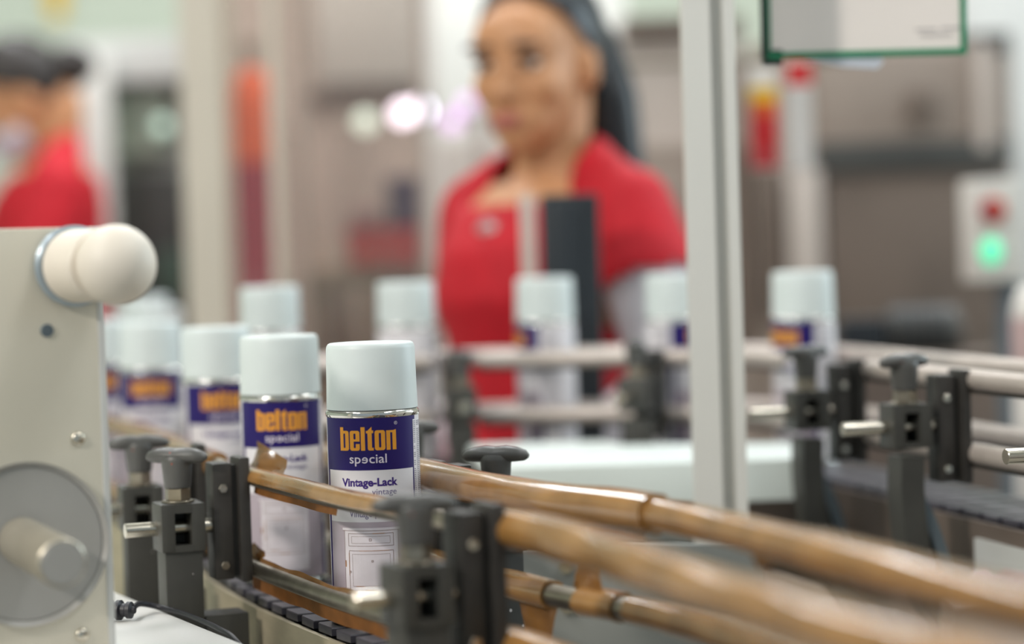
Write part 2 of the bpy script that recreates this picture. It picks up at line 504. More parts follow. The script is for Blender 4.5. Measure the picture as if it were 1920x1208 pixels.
def make_can(loc, rz, label):
    t = thing('spray_can', label, 'spray can', loc, rz, 'spray cans riding the two conveyors')
    bm = NB()
    lathe(bm, [(0, .004), (.026, .003), (.029, .0012), (.0312, 0), (.0333, .0008), (.0338, .0026), (.0332, .0044), (.0322, .0052), (.0323, .0062), (.0324, .008),
               (.0324, .143), (.0325, .1462), (.0329, .1475), (.0329, .1492), (.0322, .1505), (.029, .152), (.02, .158), (0, .158)], 48)
    obj('can_body', bm, [M['tinwall']], t)
    # label: one wrap of paper cut into its printed fields
    bm = NB()
    ths = [-180 + 6 * k for k in range(61)] + [-72, -64, 64, 72]
    ths = sorted(set(ths))
    zs = [.0062, .0733, .1095, .1460]
    V = {(i, j): bm.verts.new((RC * 1.003 * math.sin(rad(a)), -RC * 1.003 * math.cos(rad(a)), z)) for i, a in enumerate(ths) for j, z in enumerate(zs)}
    for i in range(len(ths) - 1):
        a = (ths[i] + ths[i + 1]) / 2
        for j in range(3):
            f = bm.faces.new((V[i, j], V[i + 1, j], V[i + 1, j + 1], V[i, j + 1]))
            inner, edge = abs(a) < 64, abs(a) < 72
            f.material_index = (1 if edge else 0) if j == 2 else ((2 if j == 0 else 0) if inner else (1 if edge else 0))
    lab = obj('label', bm, [M['paper'], M['purple'], M['mauve']], t)
    e = 0.00022
    h = arc(36.8)
    b = cut_x(fit(logo_bm(), -h, h, .1234, .1400)); wrap(b, RC + e); obj('logo_lettering', b, M['orange'], lab, smooth=False)
    bm = NB()
    w = arc(23.5)
    base = 0
    x = -w; H = (.1146, .1212)
    parts_ = [('sp', False), ('e', True), ('cial', False)]
    g = [(text_bm(s, 0.006), m) for s, m in parts_]
    wid = [max(v.co.x for v in q.verts) - min(v.co.x for v in q.verts) for q, _ in g]
    gap = 0.09
    tot = sum(wid) + gap * 2
    for (q, mir), wd in zip(g, wid):
        if mir:
            for v in q.verts: v.co.x = -v.co.x
        fit(q, x, x + wd / tot * 2 * w, H[0], H[1], ref=(-0.0, 0.73))
        x += (wd + gap) / tot * 2 * w
        merge(bm, q)
    cut_x(bm); wrap(bm, RC + e); obj('subtitle_lettering', bm, M['pale'], lab, smooth=False)
    rg = cut_x(fit(text_bm('\u00ae'), arc(34.5), arc(39), .1408, .1432)); wrap(rg, RC + e); obj('registered_mark', rg, M['pale'], lab, smooth=False)
    b = text_bm('Vintage-Lack', 0.034); fit(b, -arc(36), arc(37), .0986, .1042, ref=(0, .73)); cut_x(b); wrap(b, RC + e)
    obj('title_lettering', b, M['ink'], lab, smooth=False)
    bm = NB()
    merge(bm, fit(text_bm('vintage'), arc(4), arc(35), .0925, .0968, ref=(0, .73)))
    merge(bm, fit(text_bm('Vintage paint'), -arc(26), arc(26), .0770, .0820, ref=(0, .73)))
    cut_x(bm); wrap(bm, RC + e); obj('small_lettering', bm, M['inkthin'], lab, smooth=False)
    # printed picture of a worn cabinet
    bm = NB()
    rect_flat(bm, -arc(38), arc(38), .0675, .0693); rect_flat(bm, -arc(35), arc(35), .0120, .0675)
    wrap(bm, RC + e); pic = obj('cabinet_picture', bm, M['cabw'], lab, smooth=False)
    bm = NB()
    def outline(x0, x1, z0, z1, w):
        rect_flat(bm, x0, x1, z1 - w, z1); rect_flat(bm, x0, x1, z0, z0 + w); rect_flat(bm, x0, x0 + w, z0, z1); rect_flat(bm, x1 - w, x1, z0, z1)
    for a, z0, z1, w_ in ((29, .0565, .0655, .00030), (24.5, .0585, .0635, .00018), (28.5, .0255, .0535, .00032), (24, .0285, .0510, .00018)):
        outline(-arc(a), arc(a), z0, z1, w_)
    rect_flat(bm, -arc(38), arc(38), .0672, .0675); rect_flat(bm, -arc(35), -arc(34.6), .012, .0672); rect_flat(bm, arc(34.6), arc(35), .012, .0672)
    for cx, cz, s in ((0, .061, .0009), (-arc(27), .0385, .0007), (arc(2), .046, .0007)): outline(cx - s, cx + s, cz - s, cz + s, .0003)
    wrap(bm, RC + e * 1.5); obj('cabinet_lines', bm, M['cabl'], lab, smooth=False)
    bm = NB()
    for x0, x1, z0, z1 in ((-arc(34.4), -arc(33), .042, .0465), (-arc(8), arc(6), .0258, .0262), (-arc(20), -arc(9), .0283, .0287), (arc(3), arc(18), .0652, .0656), (-arc(15), arc(24), .0532, .0535), (-arc(28.8), -arc(28.2), .036, .052)):
        rect_flat(bm, x0, x1, z0, z1)
    wrap(bm, RC + e * 2); obj('cabinet_wear', bm, M['cabo'], lab, smooth=False)
    # fields of unreadable small print on the sides
    bm = NB()
    rect_flat(bm, arc(66.5), arc(72.2), .048, .1432); wrap(bm, RC + e); obj('side_strip', bm, M['paper'], lab, smooth=False)
    bm = NB()
    rr = random.Random(3)
    for s0, s1 in ((67, 72), (76, 100), (-104, -78)):
        z = .1415
        while z > .05:
            a = s0 + 0.4
            while a < s1 - 1:
                w_ = rr.uniform(1.0, 3.2)
                rect_flat(bm, arc(a), arc(min(s1, a + w_)), z, z + .00062); a += w_ + .7
            z -= .00135 if rr.random() < .9 else .003
    wrap(bm, RC + e * 1.5); obj('small_print', bm, M['greyink'], lab, smooth=False)['kind'] = 'stuff'
    # neck bead and cap
    bm = NB(); lathe(bm, [(.0318, .1458), (.0328, .1463), (.0332, .1475), (.0332, .1489), (.0327, .1500), (.0316, .1506)], 48); obj('neck_ring', bm, M['tin'], t)
    bm = NB()
    lathe(bm, [(.0300, .153), (.0318, .1511), (.0323, .1513), (.03225, .153), (.0318, .172), (.03145, .1935), (.0310, .1957), (.0301, .1971), (.0287, .1978), (.027, .1979), (.0265, .1977), (.010, .1976), (0, .1976)], 56)
    obj('cap', bm, M['cap'], t)
    return t

def face_cam(p): return -math.atan2(p[0], p[1])

CANS = [  # px, depth, turn of the label (deg), path, label
    (692.5, 1.713, -7.5, ZB, 'sharp spray can standing alone nearest the lens, its whole purple label readable'),
    (521.5, 1.938, 0, ZB, 'second can of the near row, just behind the sharp one, taped rail across its label'),
    (403.5, 2.235, 9.7, ZB, 'third can of the near row, label turned aside and partly covered by the second can'),
    (280, 2.50, -2, ZB, 'fourth can of the near row, between the third can and the panel edge'),
    (186, 2.672, -8, ZB, 'can peeping out beside the edge of the beige panel, under the white ball knob'),
    (294, 3.0, 40, ZB + .0065, 'cap showing between the third and fourth cans of the near row, label hidden'),
    (272, 3.2, 140, ZB + .018, 'farthest cap of the near row, poking up beside the white ball knob'),
    (507.5, 2.60, 150, ZF, 'can on the back conveyor whose cap rises behind the second near can'),
    (762, 2.655, 160, ZF, 'can on the back conveyor right behind the sharp can, pale back of its label showing'),
    (1022, 2.665, -80, ZF, 'can on the back conveyor in front of the black box, orange lettering at its edge'),
    (1266, 2.61, 62, ZF, 'can on the back conveyor half hidden by the aluminium column'),
    (1506, 2.50, -47, ZF, 'can on the back conveyor standing alone beyond the aluminium column, by the bracket knobs'),
]
proto = None
for px, d, turn, z, lab in CANS:
    p = at(px, 600, d)
    path = FRONT if z < 1.03 else BACK
    loc = (p.x, p.y, z)
    rz = face_cam(p) + rad(turn)
    if proto is None: proto = make_can(loc, rz, lab)
    else: dup(proto, loc, rz, lab)

# ------------------------------------------------------------------ conveyors
def slat_mesh():
    bm = NB()
    # running direction +y; hooked plate of a table-top chain
    o = [(-.0410, -.0165), (-.016, -.0165), (-.0145, -.0215), (.0145, -.0215), (.016, -.0165), (.0410, -.0165), (.0413, .010), (.0395, .0155), (.017, .0155), (.0155, .0108), (-.0155, .0108), (-.017, .0155), (-.0395, .0155), (-.0413, .010)]
    prism(bm, o, -.0058, -.0002)
    bmesh.ops.bevel(bm, geom=[e for e in bm.edges if all(v.co.z > -.001 for v in e.verts)], offset=.0007, segments=1, affect='EDGES')
    for x in (-.024, .024): cyl(bm, (x - .008, .017, -.0050), (x + .008, .017, -.0050), .0036, n=10)
    box(bm, (0, -.002, -.009), (.03, .026, .010))
    me = bpy.data.meshes.new('chain_slat'); bmesh.ops.recalc_face_normals(bm, faces=bm.faces[:]); bm.to_mesh(me); bm.free()
    me.materials.append(M['chain'])
    return me
SLAT = slat_mesh()

def conveyor(path, label, framemat, legs, off=.0442, gaps=False):
    t = thing('conveyor', label, 'conveyor', (path.p[0].x, path.p[0].y, 0))
    o0 = Vector(t.location)
    s = 0.02
    while s < path.L - .02:
        p, d = path.at(s)
        o = bpy.data.objects.new('chain_slat', SLAT); C.objects.link(o); o.parent = t
        o.location = p - o0
        o.rotation_euler = (math.asin(max(-1, min(1, d.z))) + rad(random.uniform(-.8, .8)), 0, math.atan2(-d.x, d.y) + rad(random.uniform(-.8, .8)))
        s += .0381
    for sd in (-1, 1):
        bm = NB()
        sweep(bm, [p - o0 for p in path.line(0, path.L, sd * off, -.0568)], [(-.002, -.05), (.002, -.05), (.002, .05), (-.002, .05)])
        bmesh.ops.bevel(bm, geom=[], offset=0)
        fr = obj('side_frame', bm, framemat, t, smooth=False)
        bm = NB()
        sweep(bm, [p - o0 for p in path.line(0, path.L, sd * (off - .010), -.0125)], [(-.007, -.003), (.007, -.003), (.007, .003), (-.007, .003)])
        obj('wear_strip', bm, M['holder'], t, smooth=False)
        if gaps:
            bm = NB(); sweep(bm, [p - o0 for p in path.line(.2, .83, sd * (off + .004), -.065)], [(-.002, -.045), (.002, -.045), (.002, .045), (-.002, .045)])
            obj('side_cover', bm, M['palegrey'], t, smooth=False)
            for zz in (-.135, -.18):
                bm = NB(); sweep(bm, [p - o0 for p in path.line(.2, .83, sd * off, zz)], [(-.002, -.016), (.002, -.016), (.002, .016), (-.002, .016)])
                obj('frame_rail', bm, M['palegrey'], t, smooth=False)
    for s in legs:
        p, d = path.at(s)
        for sd in (-1, 1):
            q = path.side(s, sd * (off - .022), 0) - o0
            bm = NB(); box(bm, (q.x, q.y, (p.z - .08) / 2), (.035, .035, p.z - .08), math.atan2(-d.x, d.y), .003); obj('leg', bm, framemat, t)
            bm = NB(); cyl(bm, (q.x, q.y, 0), (q.x, q.y, .012), .04); obj('foot', bm, M['holder'], t)
    return t
conveyor(FRONT, 'near chain conveyor of dark slats that carries the sharp can past the lens', M['frame'], (.25, 1.0, 2.2, 3.1))
conveyor(BACK, 'back chain conveyor curving behind the column with the blurred cans on it', M['brownsteeldk'], (.3, 1.05, 1.6, 1.95), gaps=True)

# ------------------------------------------------------------------ guide rails
def noisy(i, k, seed): return math.sin(i * 0.37 + seed * 3.1 + k * 1.3) * math.sin(i * 0.113 + k * 2.2 + seed)

def smooth_noise(rr, n, amp, every=6):
    ks = [rr.uniform(-amp, amp) for _ in range(n // every + 3)]
    out = []
    for i in range(n):
        a = i / every; k = int(a); t = a - k; t = t * t * (3 - 2 * t)
        out.append(ks[k] * (1 - t) + ks[k + 1] * t)
    return out

def taped(bm, pts, r, seed, n=18, amp=.0012, a0=0.0, a1=2 * PI, thick=None):
    rr = random.Random(seed)
    N = len(pts)
    tr = [smooth_noise(rr, N, amp, 9) for _ in range(n)]
    bulk = smooth_noise(rr, N, amp * .8, 20)
    full = abs(a1 - a0 - 2 * PI) < 1e-6
    def sec(i, m):
        o = []
        for k in range(n):
            a = a0 + (a1 - a0) * (k / n if full else k / (n - 1))
            q = r + bulk[i] + .5 * (tr[k][i] + tr[(k + 1) % n][i] if full else tr[k][i]) + (.0011 if 2 <= k <= 3 else 0)
            o.append((q * math.cos(a), q * math.sin(a)))
        return o
    return sweep(bm, pts, sec, cap=full, closed=full)

def rail(path, s0, s1, off, z, label, r=.0066, tape=None, end0=None, end1=None, seed=1, group='guide rails'):
    pts = path.line(s0, s1, off, z, .012)
    t = thing('guide_rail', label, 'rail', pts[0], 0, group)
    o0 = pts[0].copy()
    L = [p - o0 for p in pts]
    # rounded, slightly flared ends
    n_ = Vector((path.at(s1)[1].y, -path.at(s1)[1].x, 0)).normalized()
    dr = (L[-1] - L[-2]).normalized()
    if end1: L += [L[-1] + dr * .010 - n_ * end1 * .3, L[-1] + dr * .017 - n_ * end1, L[-1] + dr * .019 - n_ * end1 * 1.8]
    bm = NB(); tube(bm, L, r, 14, scale=lambda i, n: .8 if i in (0, n - 1) else 1); obj('rod', bm, M['dullsteel'], t)
    for k, (a, b, rad_, kind) in enumerate(tape or []):
        sub = [p - o0 for p in path.line(a, b, off, z, .006)]
        bm = NB()
        if kind == 'full': taped(bm, sub, rad_, seed + k)
        elif kind == 'top': taped(bm, sub, rad_, seed + k, n=12, amp=.0007, a0=rad(-8), a1=rad(190))
        obj('tape_wrap', bm, M['tape'], t, ang=60)
    return t, o0

def sheet(pts, w_top, w_bot, seed, amp=.0012, lean=0.0, up=1):
    """thin wavy strip hanging from (or standing on) a line of points"""
    rr = random.Random(seed)
    bm = NB(); N = len(pts)
    nz = smooth_noise(rr, N, amp, 5); nz2 = smooth_noise(rr, N, amp, 5)
    rows = []
    for i, p in enumerate(pts):
        d = pts[min(i + 1, N - 1)] - pts[max(i - 1, 0)]
        u, v = frame_of(d)
        rows.append([bm.verts.new(p + v * w_top + u * nz[i]), bm.verts.new(p + v * (w_top + w_bot) / 2 + u * (lean * .5 + nz2[i])), bm.verts.new(p + v * (w_bot + nz[i] * 1.4) + u * (lean + nz2[i] * .5))])
    for a, b in zip(rows, rows[1:]):
        for k in range(2): bm.faces.new((a[k], a[k + 1], b[k + 1], b[k]))
    r = bmesh.ops.solidify(bm, geom=bm.faces[:], thickness=.0004)
    return bm

def flap(corners, seed, amp=.0015, nx=7, ny=5):
    """a small crumpled piece of tape spanned by four corners"""
    rr = random.Random(seed); bm = NB(); a, b, c, d = [Vector(q) for q in corners]
    nrm = (b - a).cross(d - a).normalized()
    g = [[bm.verts.new(a.lerp(b, i / nx).lerp(d.lerp(c, i / nx), j / ny) + nrm * (rr.uniform(-amp, amp) + amp * 2 * math.sin(i * 1.1 + seed) * math.sin(j / ny * PI))) for j in range(ny + 1)] for i in range(nx + 1)]
    for i in range(nx):
        for j in range(ny): bm.faces.new((g[i][j], g[i + 1][j], g[i + 1][j + 1], g[i][j + 1]))
    bmesh.ops.solidify(bm, geom=bm.faces[:], thickness=.0004)
    return bm

OFF = .0475
ZU, ZL = .0938, .0245
fs = FRONT.s_at_y
bs = BACK.s_at_y
# travel is near -> far, right hand of travel (+off) is the far (outer) side seen to the right
sA, sB0 = fs(1.868), fs(1.50)
t, o0 = rail(FRONT, sB0, sA - .004, -OFF, ZU, 'upper near-side rail crossing in front of the sharp can, tape on its top half only', tape=[(sB0 + .05, sA, .0082, 'top')], end1=-.006)
pts = [p - o0 for p in FRONT.line(sB0 + .185, sA - .03, -OFF, ZU, .008)]
obj('tape_strip', sheet(pts, -.0050, -.0108, 4, .0008, -.001), M['tapedull'], t)
pe = FRONT.side(sA - .005, -OFF, ZU) - o0
dd = FRONT.at(sA)[1]; nn = Vector((dd.y, -dd.x, 0))
obj('tape_flap', flap([pe + dd * .004 + Vector((0, 0, .003)), pe - dd * .085 + Vector((0, 0, .005)) + nn * .004, pe - dd * .062 + Vector((0, 0, .0150)) + nn * .016, pe + dd * .006 + Vector((0, 0, .0250)) + nn * .012], 5, .0020), M['tape'], t)
t, o0 = rail(FRONT, sB0, sA - .006, -OFF, ZL, 'lower near-side bare steel rail under the sharp can with a tape edge standing up', end1=-.004)
pts = [p - o0 for p in FRONT.line(sB0 + .02, sA - .012, -OFF, ZL, .008)]
obj('tape_strip', sheet(pts, -.0065, -.0165, 8, .0006, .001), M['tapedull'], t)
pts2 = [p - o0 for p in FRONT.line(sB0 + .06, sA - .008, -OFF - .001, ZL, .007)]
obj('tape_edge', sheet(pts2, .0060, .0092, 9, .0008, .002), M['tape'], t)
pe = FRONT.side(sA - .010, -OFF, ZL) - o0
obj('tape_curl', flap([pe + Vector((0, 0, .006)), pe - dd * .03 + Vector((0, 0, .006)), pe - dd * .024 + Vector((0, 0, .014)) + nn * .004, pe + dd * .006 + Vector((0, 0, .018)) + nn * .004], 15, .001), M['tape'], t)
# near side, towards the lens
t, o0 = rail(FRONT, fs(.62), fs(1.452), -OFF, ZU + .001, 'upper near-side rail wrapped in tape running from the foreground clamp towards the lens', tape=[(fs(.60), fs(1.456), .0112, 'full')], seed=21)
t, o0 = rail(FRONT, fs(.75), fs(1.452), -OFF, ZL, 'lower near-side taped rail just peeping out at the foot of the foreground clamp', tape=[(fs(.74), fs(1.455), .0102, 'full')], seed=31)
# near side, behind the beige panel
sZ = fs(2.75)
rail(FRONT, fs(1.93), sZ, -OFF, ZU, 'upper near-side rail between the clamps and the beige panel edge', tape=[(fs(1.96), sZ - .02, .0088, 'full')], seed=41)
rail(FRONT, fs(1.93), sZ, -OFF, ZL, 'lower near-side rail in the gap beside the beige panel', tape=[(fs(1.96), sZ - .02, .0088, 'full')], seed=51)
# outer side
sD = fs(1.765)
t, o0 = rail(FRONT, fs(.66), sD, OFF, ZU + .003, 'long brown taped rail sweeping from behind the sharp can past the lens', tape=[(fs(.64), fs(1.50), .0108, 'full'), (fs(1.44), sD + .004, .0125, 'full')], seed=61)
pts = [p - o0 for p in FRONT.line(fs(1.45), fs(1.64), OFF, ZU + .003, .008)]
obj('tape_strip', sheet(pts, -.006, -.0155, 14, .0012, .0), M['tape'], t)
pe = FRONT.side(sD, OFF, ZU + .003) - o0
dv = FRONT.at(sD)[1]; nv = Vector((dv.y, -dv.x, 0))
obj('tape_flap', flap([pe + dv * .004 + Vector((0, 0, -.012)), pe + dv * .004 + Vector((0, 0, .012)) , pe + dv * .016 + Vector((0, 0, .020)) - nv * .006, pe + dv * .016 + Vector((0, 0, -.010)) - nv * .006], 18, .0012), M['tape'], t)
pe = FRONT.side(fs(1.30), OFF, ZU + .003) - o0; dv2 = FRONT.at(fs(1.30))[1]
obj('tape_tab', flap([pe + Vector((0, 0, -.008)), pe + dv2 * .03 + Vector((0, 0, -.008)), pe + dv2 * .022 + Vector((0, 0, -.018)), pe + dv2 * .006 + Vector((0, 0, -.016))], 19, .0008), M['tape'], t)
t, o0 = rail(FRONT, fs(.70), sD, OFF, ZL + .010, 'lower outer rail with worn tape and a torn flap hanging below it', r=.0076, tape=[(fs(1.545), sD, .0100, 'full'), (fs(1.475), fs(1.51), .0098, 'full'), (fs(.70), fs(1.465), .0094, 'full')], seed=71)
for (y0, y1, h, sg, sd_) in ((1.585, 1.535, .023, -1, 3), (1.515, 1.488, .017, 1, 8)):
    a = FRONT.side(fs(y0), OFF - .002, ZL + .010 + sg * .008) - o0; b = FRONT.side(fs(y1), OFF - .002, ZL + .010 + sg * .008) - o0
    k = Vector((0, 0, sg * h)); m_ = (b - a) * .15
    obj('tape_flap', flap([a, b, b + k - m_, a + k * .9 + m_], sd_, .0006), M['tape'], t)
rail(FRONT, fs(1.80), fs(2.8), OFF, ZU, 'upper outer rail behind the waiting near-row cans', tape=[(fs(1.83), fs(2.78), .0088, 'full')], seed=81)
rail(FRONT, fs(1.80), fs(2.8), OFF, ZL, 'lower outer rail behind the waiting near-row cans', seed=82)
# back conveyor rails (bare, dusty steel)
M['railpale'] = mat('dusty_pale_rail', (198, 186, 178), 0.4, 0.25, var=0.08, scale=30)
L_ = BACK.L
for z, nm in ((.111, 'upper'), (.050, 'lower')):
    for (a, b, sd, tx) in ((.02, 1.06, -1, 'pale %s rail on the near edge of the back conveyor, running towards the lens'), (1.28, L_ - .255, -1, 'pale %s rail on the near edge of the back conveyor, crossing before the black box'), (L_ - .20, L_ - .01, -1, 'short pale %s rail at the end of the back conveyor behind the sharp can'), (.02, L_ - .02, 1, 'pale %s rail on the far edge of the back conveyor')):
        pts = BACK.line(a, b, sd * .049, z, .012)
        t = thing('guide_rail', tx % nm, 'rail', pts[0], 0, 'guide rails of the back conveyor')
        bm = NB(); tube(bm, [p - pts[0] for p in pts], .0085, 14, scale=lambda i, n: .7 if i in (0, n - 1) else 1); obj('rod', bm, M['railpale'], t)
        bm = NB(); sweep(bm, [p - pts[0] - Vector((0, 0, .0095)) for p in pts], [(-.002, -.002), (.002, -.002), (.002, .002), (-.002, .002)]); obj('rail_rib', bm, M['holder'], t, smooth=False)

# ------------------------------------------------------------------ clamps that hold the rails
def clamp_parts(t, bend=False, zoff=0.0, twist=.35, postmat='clamp', reach=.046, big=1.0):
    """local x points at the belt, origin at belt level under the post"""
    pm = M[postmat]
    bm = NB()
    if not bend:
        box(bm, (0, 0, -.032), (.0285, .028, .156), bev=.0015)
        box(bm, (.014, .001, -.060), (.006, .018, .10), bev=.001)
        obj('post', bm, pm, t)
        bm = NB(); box(bm, (.0315, .002, -.058), (.034, .030, .104), bev=.002); box(bm, (-.014, -.012, -.06), (.004, .004, .1), bev=.001); obj('foot_bracket', bm, pm, t)
        bm = NB(); cyl(bm, (.028, -.0095, -.075), (.028, -.0135, -.075), .006, n=6); obj('bolt', bm, M['dullsteel'], t)
    else:
        pts = [(0, 0, .05), (-.001, 0, .02), (.001, 0, -.01), (.006, 0, -.04), (.018, 0, -.072), (.034, 0, -.100), (.046, 0, -.122)]
        P = catmull(pts, 5)
        sweep(bm, P, [(-.015, -.010), (.015, -.010), (.015, .010), (-.015, .010)], up=Vector((1, 0, .001)))
        obj('curved_arm', bm, pm, t)
        bm = NB(); sweep(bm, catmull([(.004, .0, .02), (.018, 0, -.01), (.030, 0, -.05), (.034, 0, -.09)], 5), [(-.011, -.005), (.011, -.005), (.011, .005), (-.011, .005)], up=Vector((1, 0, .001)))
        obj('curved_brace', bm, M['bluegrey'], t)
    z0 = .043 + zoff
    # slotted head
    bm = NB()
    box(bm, (-.0115, 0, z0 + .018), (.0105, .032, .036), bev=.0012); box(bm, (.0115, 0, z0 + .018), (.0105, .032, .036), bev=.0012)
    box(bm, (0, 0, z0 + .0325), (.0135, .032, .007)); box(bm, (0, 0, z0 + .0025), (.0135, .032, .005))
    box(bm, (0, .012, z0 + .018), (.0135, .004, .026))
    obj('slotted_head', bm, pm, t)
    bm = NB(); cyl(bm, (-.055 if bend else -.041, 0, z0 + .017), (reach, 0, z0 + .017), .0056, n=20); obj('rod', bm, M['steel'], t)
    bm = NB(); cyl(bm, (0, 0, z0 + .036), (0, 0, z0 + .0375), .0125); cyl(bm, (0, 0, z0 + .0375), (0, 0, z0 + .047), .0098, n=6); obj('hex_nut', bm, M['dullsteel'], t, ang=20)
    bm = NB()
    lathe(bm, [(0, z0 + .047), (.0096, z0 + .047), (.0101, z0 + .049), (.0116, z0 + .066), (.0117, z0 + .068), (.0106, z0 + .0705), (0, z0 + .071)], 28)
    kb = obj('clamp_knob', bm, M['knob'], t)
    bm = NB()
    for s in (-1, 1):
        q = [Vector((s * x * math.cos(twist), s * x * math.sin(twist), z0 + .0705 + dz)) for x, dz in ((0, 0), (.008, .0006), (.016, .0002), (.0225, -.0006), (.0252, -.0012))]
        rs = [.0078, .0080, .0070, .0052, .0022]
        sweep(bm, q, lambda i, n: [(a * rs[i] * 1.05, b * rs[i] * .78) for a, b in circ(1, 14)])
    obj('knob_wing', bm, M['knob'], kb)
    # rail holder: two dark ribs clamped on the rod
    bm = NB()
    x = reach
    hz = .063 + zoff * .6
    box(bm, (x - .014, .002, hz), (.015, .024, .088), bev=.002)
    box(bm, (x - .003, .002, hz), (.010, .016, .084))
    obj('rail_holder', bm, M['holder'], t)
    bm = NB(); box(bm, (x + .002, -.001, hz + .001), (.009, .028, .094), bev=.0025); obj('holder_rib', bm, M['holder'], t)
    for zz in (.030, .088):
        bm = NB(); cyl(bm, (x - .014, -.0095, zz + zoff * .6), (x - .014, -.0125, zz + zoff * .6), .0035, n=6); obj('holder_bolt', bm, M['steel'], t)

def clamp(path, y, side, label, dist=.106, s=None, **k):
    s = path.s_at_y(y) if s is None else s
    p, d = path.at(s)
    q = path.side(s, side * dist, 0)
    n = (Vector((p.x, p.y, 0)) - Vector((q.x, q.y, 0))).normalized()
    t = thing('rail_clamp', label, 'clamp', (q.x, q.y, p.z), math.atan2(n.y, n.x), 'clamps that hold the guide rails')
    clamp_parts(t, reach=dist - .060, **k)
    return t
clamp(FRONT, 1.845, -1, 'grey rail clamp with wing knob, the nearer of the pair beside the beige panel', twist=-.75)
clamp(FRONT, 1.985, -1, 'grey rail clamp with wing knob, the one set back beside the beige panel edge', twist=.0)
clamp(FRONT, 1.455, -1, 'large blurred dark clamp standing before the sharp can at its corner', twist=-.3)
clamp(FRONT, 1.74, 1, 'clamp behind the taped rail with white-speckled post and its wing knob above', postmat='clampspeck', twist=-.7, zoff=-.004)
clamp(FRONT, 1.93, 1, 'clamp hidden behind the sharp can, only a knob tip showing at its edge', twist=.1, zoff=.004)
clamp(BACK, 2.0, -1, 'blurred curved-arm clamp nearest the pale rail end, bright rod catching light', bend=True, zoff=.014)
clamp(BACK, 2.22, -1, 'blurred curved-arm clamp beside the lone can beyond the column', bend=True, zoff=.014)
clamp(BACK, 1.72, -1, 'blurred curved-arm clamp at the edge of the picture, just its rod showing', bend=True, zoff=.014)
clamp(BACK, 0, -1, 'blurred dark clamp behind the knob of the speckled clamp', s=BACK.L - .228, zoff=.006)
clamp(BACK, 0, -1, 'blurred curved-arm clamp in front of the white tray, left of the column', s=1.53, bend=True, zoff=.014)

# ------------------------------------------------------------------ white machine table, side panel, cable
e0, e1 = Vector((-.361, 1.99)), Vector((-.171, 1.59))
ed = (e1 - e0).normalized()
tt = thing('machine_table', 'white machine table whose straight edge runs beside the near conveyor', 'table', (-.55, 1.6, 0))
bm = NB()
a = e0 - ed * .55; b = e1 + ed * .06
prism(bm, [(a.x, a.y), (-1.0, a.y), (-1.0, b.y - .05), (b.x - .05, b.y - .05), (b.x, b.y)], .985, 1.0)
bmesh.ops.translate(bm, vec=(.55, -1.6, 0), verts=bm.verts[:])
bmesh.ops.bevel(bm, geom=[e for e in bm.edges if all(v.co.z > .99 for v in e.verts)], offset=.002, segments=2, affect='EDGES')
obj('table_top', bm, M['white'], tt)
for x, y in ((-.4, 0.02), (-.4, .75), (.08, .75), (.30, 0.02)):
    bm = NB(); box(bm, (x, y, .4925), (.05, .05, .985), bev=.004); obj('leg', bm, M['palegrey'], tt)

AP = rad(25)
pr = at(192, 800, 1.56)
pn = thing('side_machine', 'beige sheet-metal machine panel with white ball knob and steel shaft', 'machine panel', (pr.x, pr.y, 1.0), AP)
# local: x right along the panel (0 at its right edge), y back, z up
bm = NB(); box(bm, (-.16, .003, .1415), (.32, .006, .283), bev=.0015); obj('panel_plate', bm, M['panel'], pn)
bm = NB(); box(bm, (.0015, .004, .1415), (.005, .010, .283), bev=.0015); obj('lit_edge_strip', bm, M['palegrey'], pn)  # separate strip standing in for the lit rounded edge of the panel
mw = Matrix.Translation(pn.location) @ Matrix.Rotation(AP, 4, 'Z')
def onpanel(px, py, depth=0.0):
    """where the ray through a pixel meets the panel plane, in panel coordinates"""
    inv = mw.inverted(); o = inv @ CAM; d = (inv.to_3x3() @ (at(px, py, 1) - CAM))
    k = (-depth - o.y) / d.y
    return o + d * k
q = onpanel(138, 499)
bm = NB(); cyl(bm, q + Vector((0, -.001, 0)), q + Vector((0, -.006, 0)), .0262, n=40); kr = obj('ball_knob', bm, M['ring'], pn)
bm = NB(); cyl(bm, q + Vector((0, -.006, 0)), q + Vector((.006, -.046, 0)), .0235, .0225, n=40); obj('knob_neck', bm, M['knobwhite'], kr)
bm = NB(); ell(bm, q + Vector((0.010, -.064, 0)), (.0250, .0240, .0250), seg=40); obj('knob_ball', bm, M['knobwhite'], kr)
q = onpanel(50, 1020)
bm = NB(); cyl(bm, q, q + Vector((0, -.0016, 0)), .0525, n=56); rp_ = obj('round_plate', bm, M['disc'], pn)
q2 = onpanel(38, 1013)
bm = NB(); cyl(bm, q2 + Vector((0, -.003, 0)), q2 + Vector((0, -.105, -.004)), .0150, n=36); obj('shaft', bm, M['shaft'], pn)
bm = NB(); cyl(bm, q2 + Vector((0, -.105, -.004)), q2 + Vector((0, -.1062, -.004)), .0135, n=36); obj('shaft_end', bm, M['disc'], pn)
for px, py in ((146, 823), (154, 1191)):
    q = onpanel(px, py)
    bm = NB(); ell(bm, q + Vector((0, -.0005, 0)), (.0046, .0024, .0046), seg=16); obj('screw', bm, M['steel'], pn)
q = onpanel(88, 620)
bm = NB(); cyl(bm, q + Vector((0, .001, 0)), q + Vector((0, -.0012, 0)), .0042, n=20); obj('screw_hole', bm, M['bluegrey'], pn)

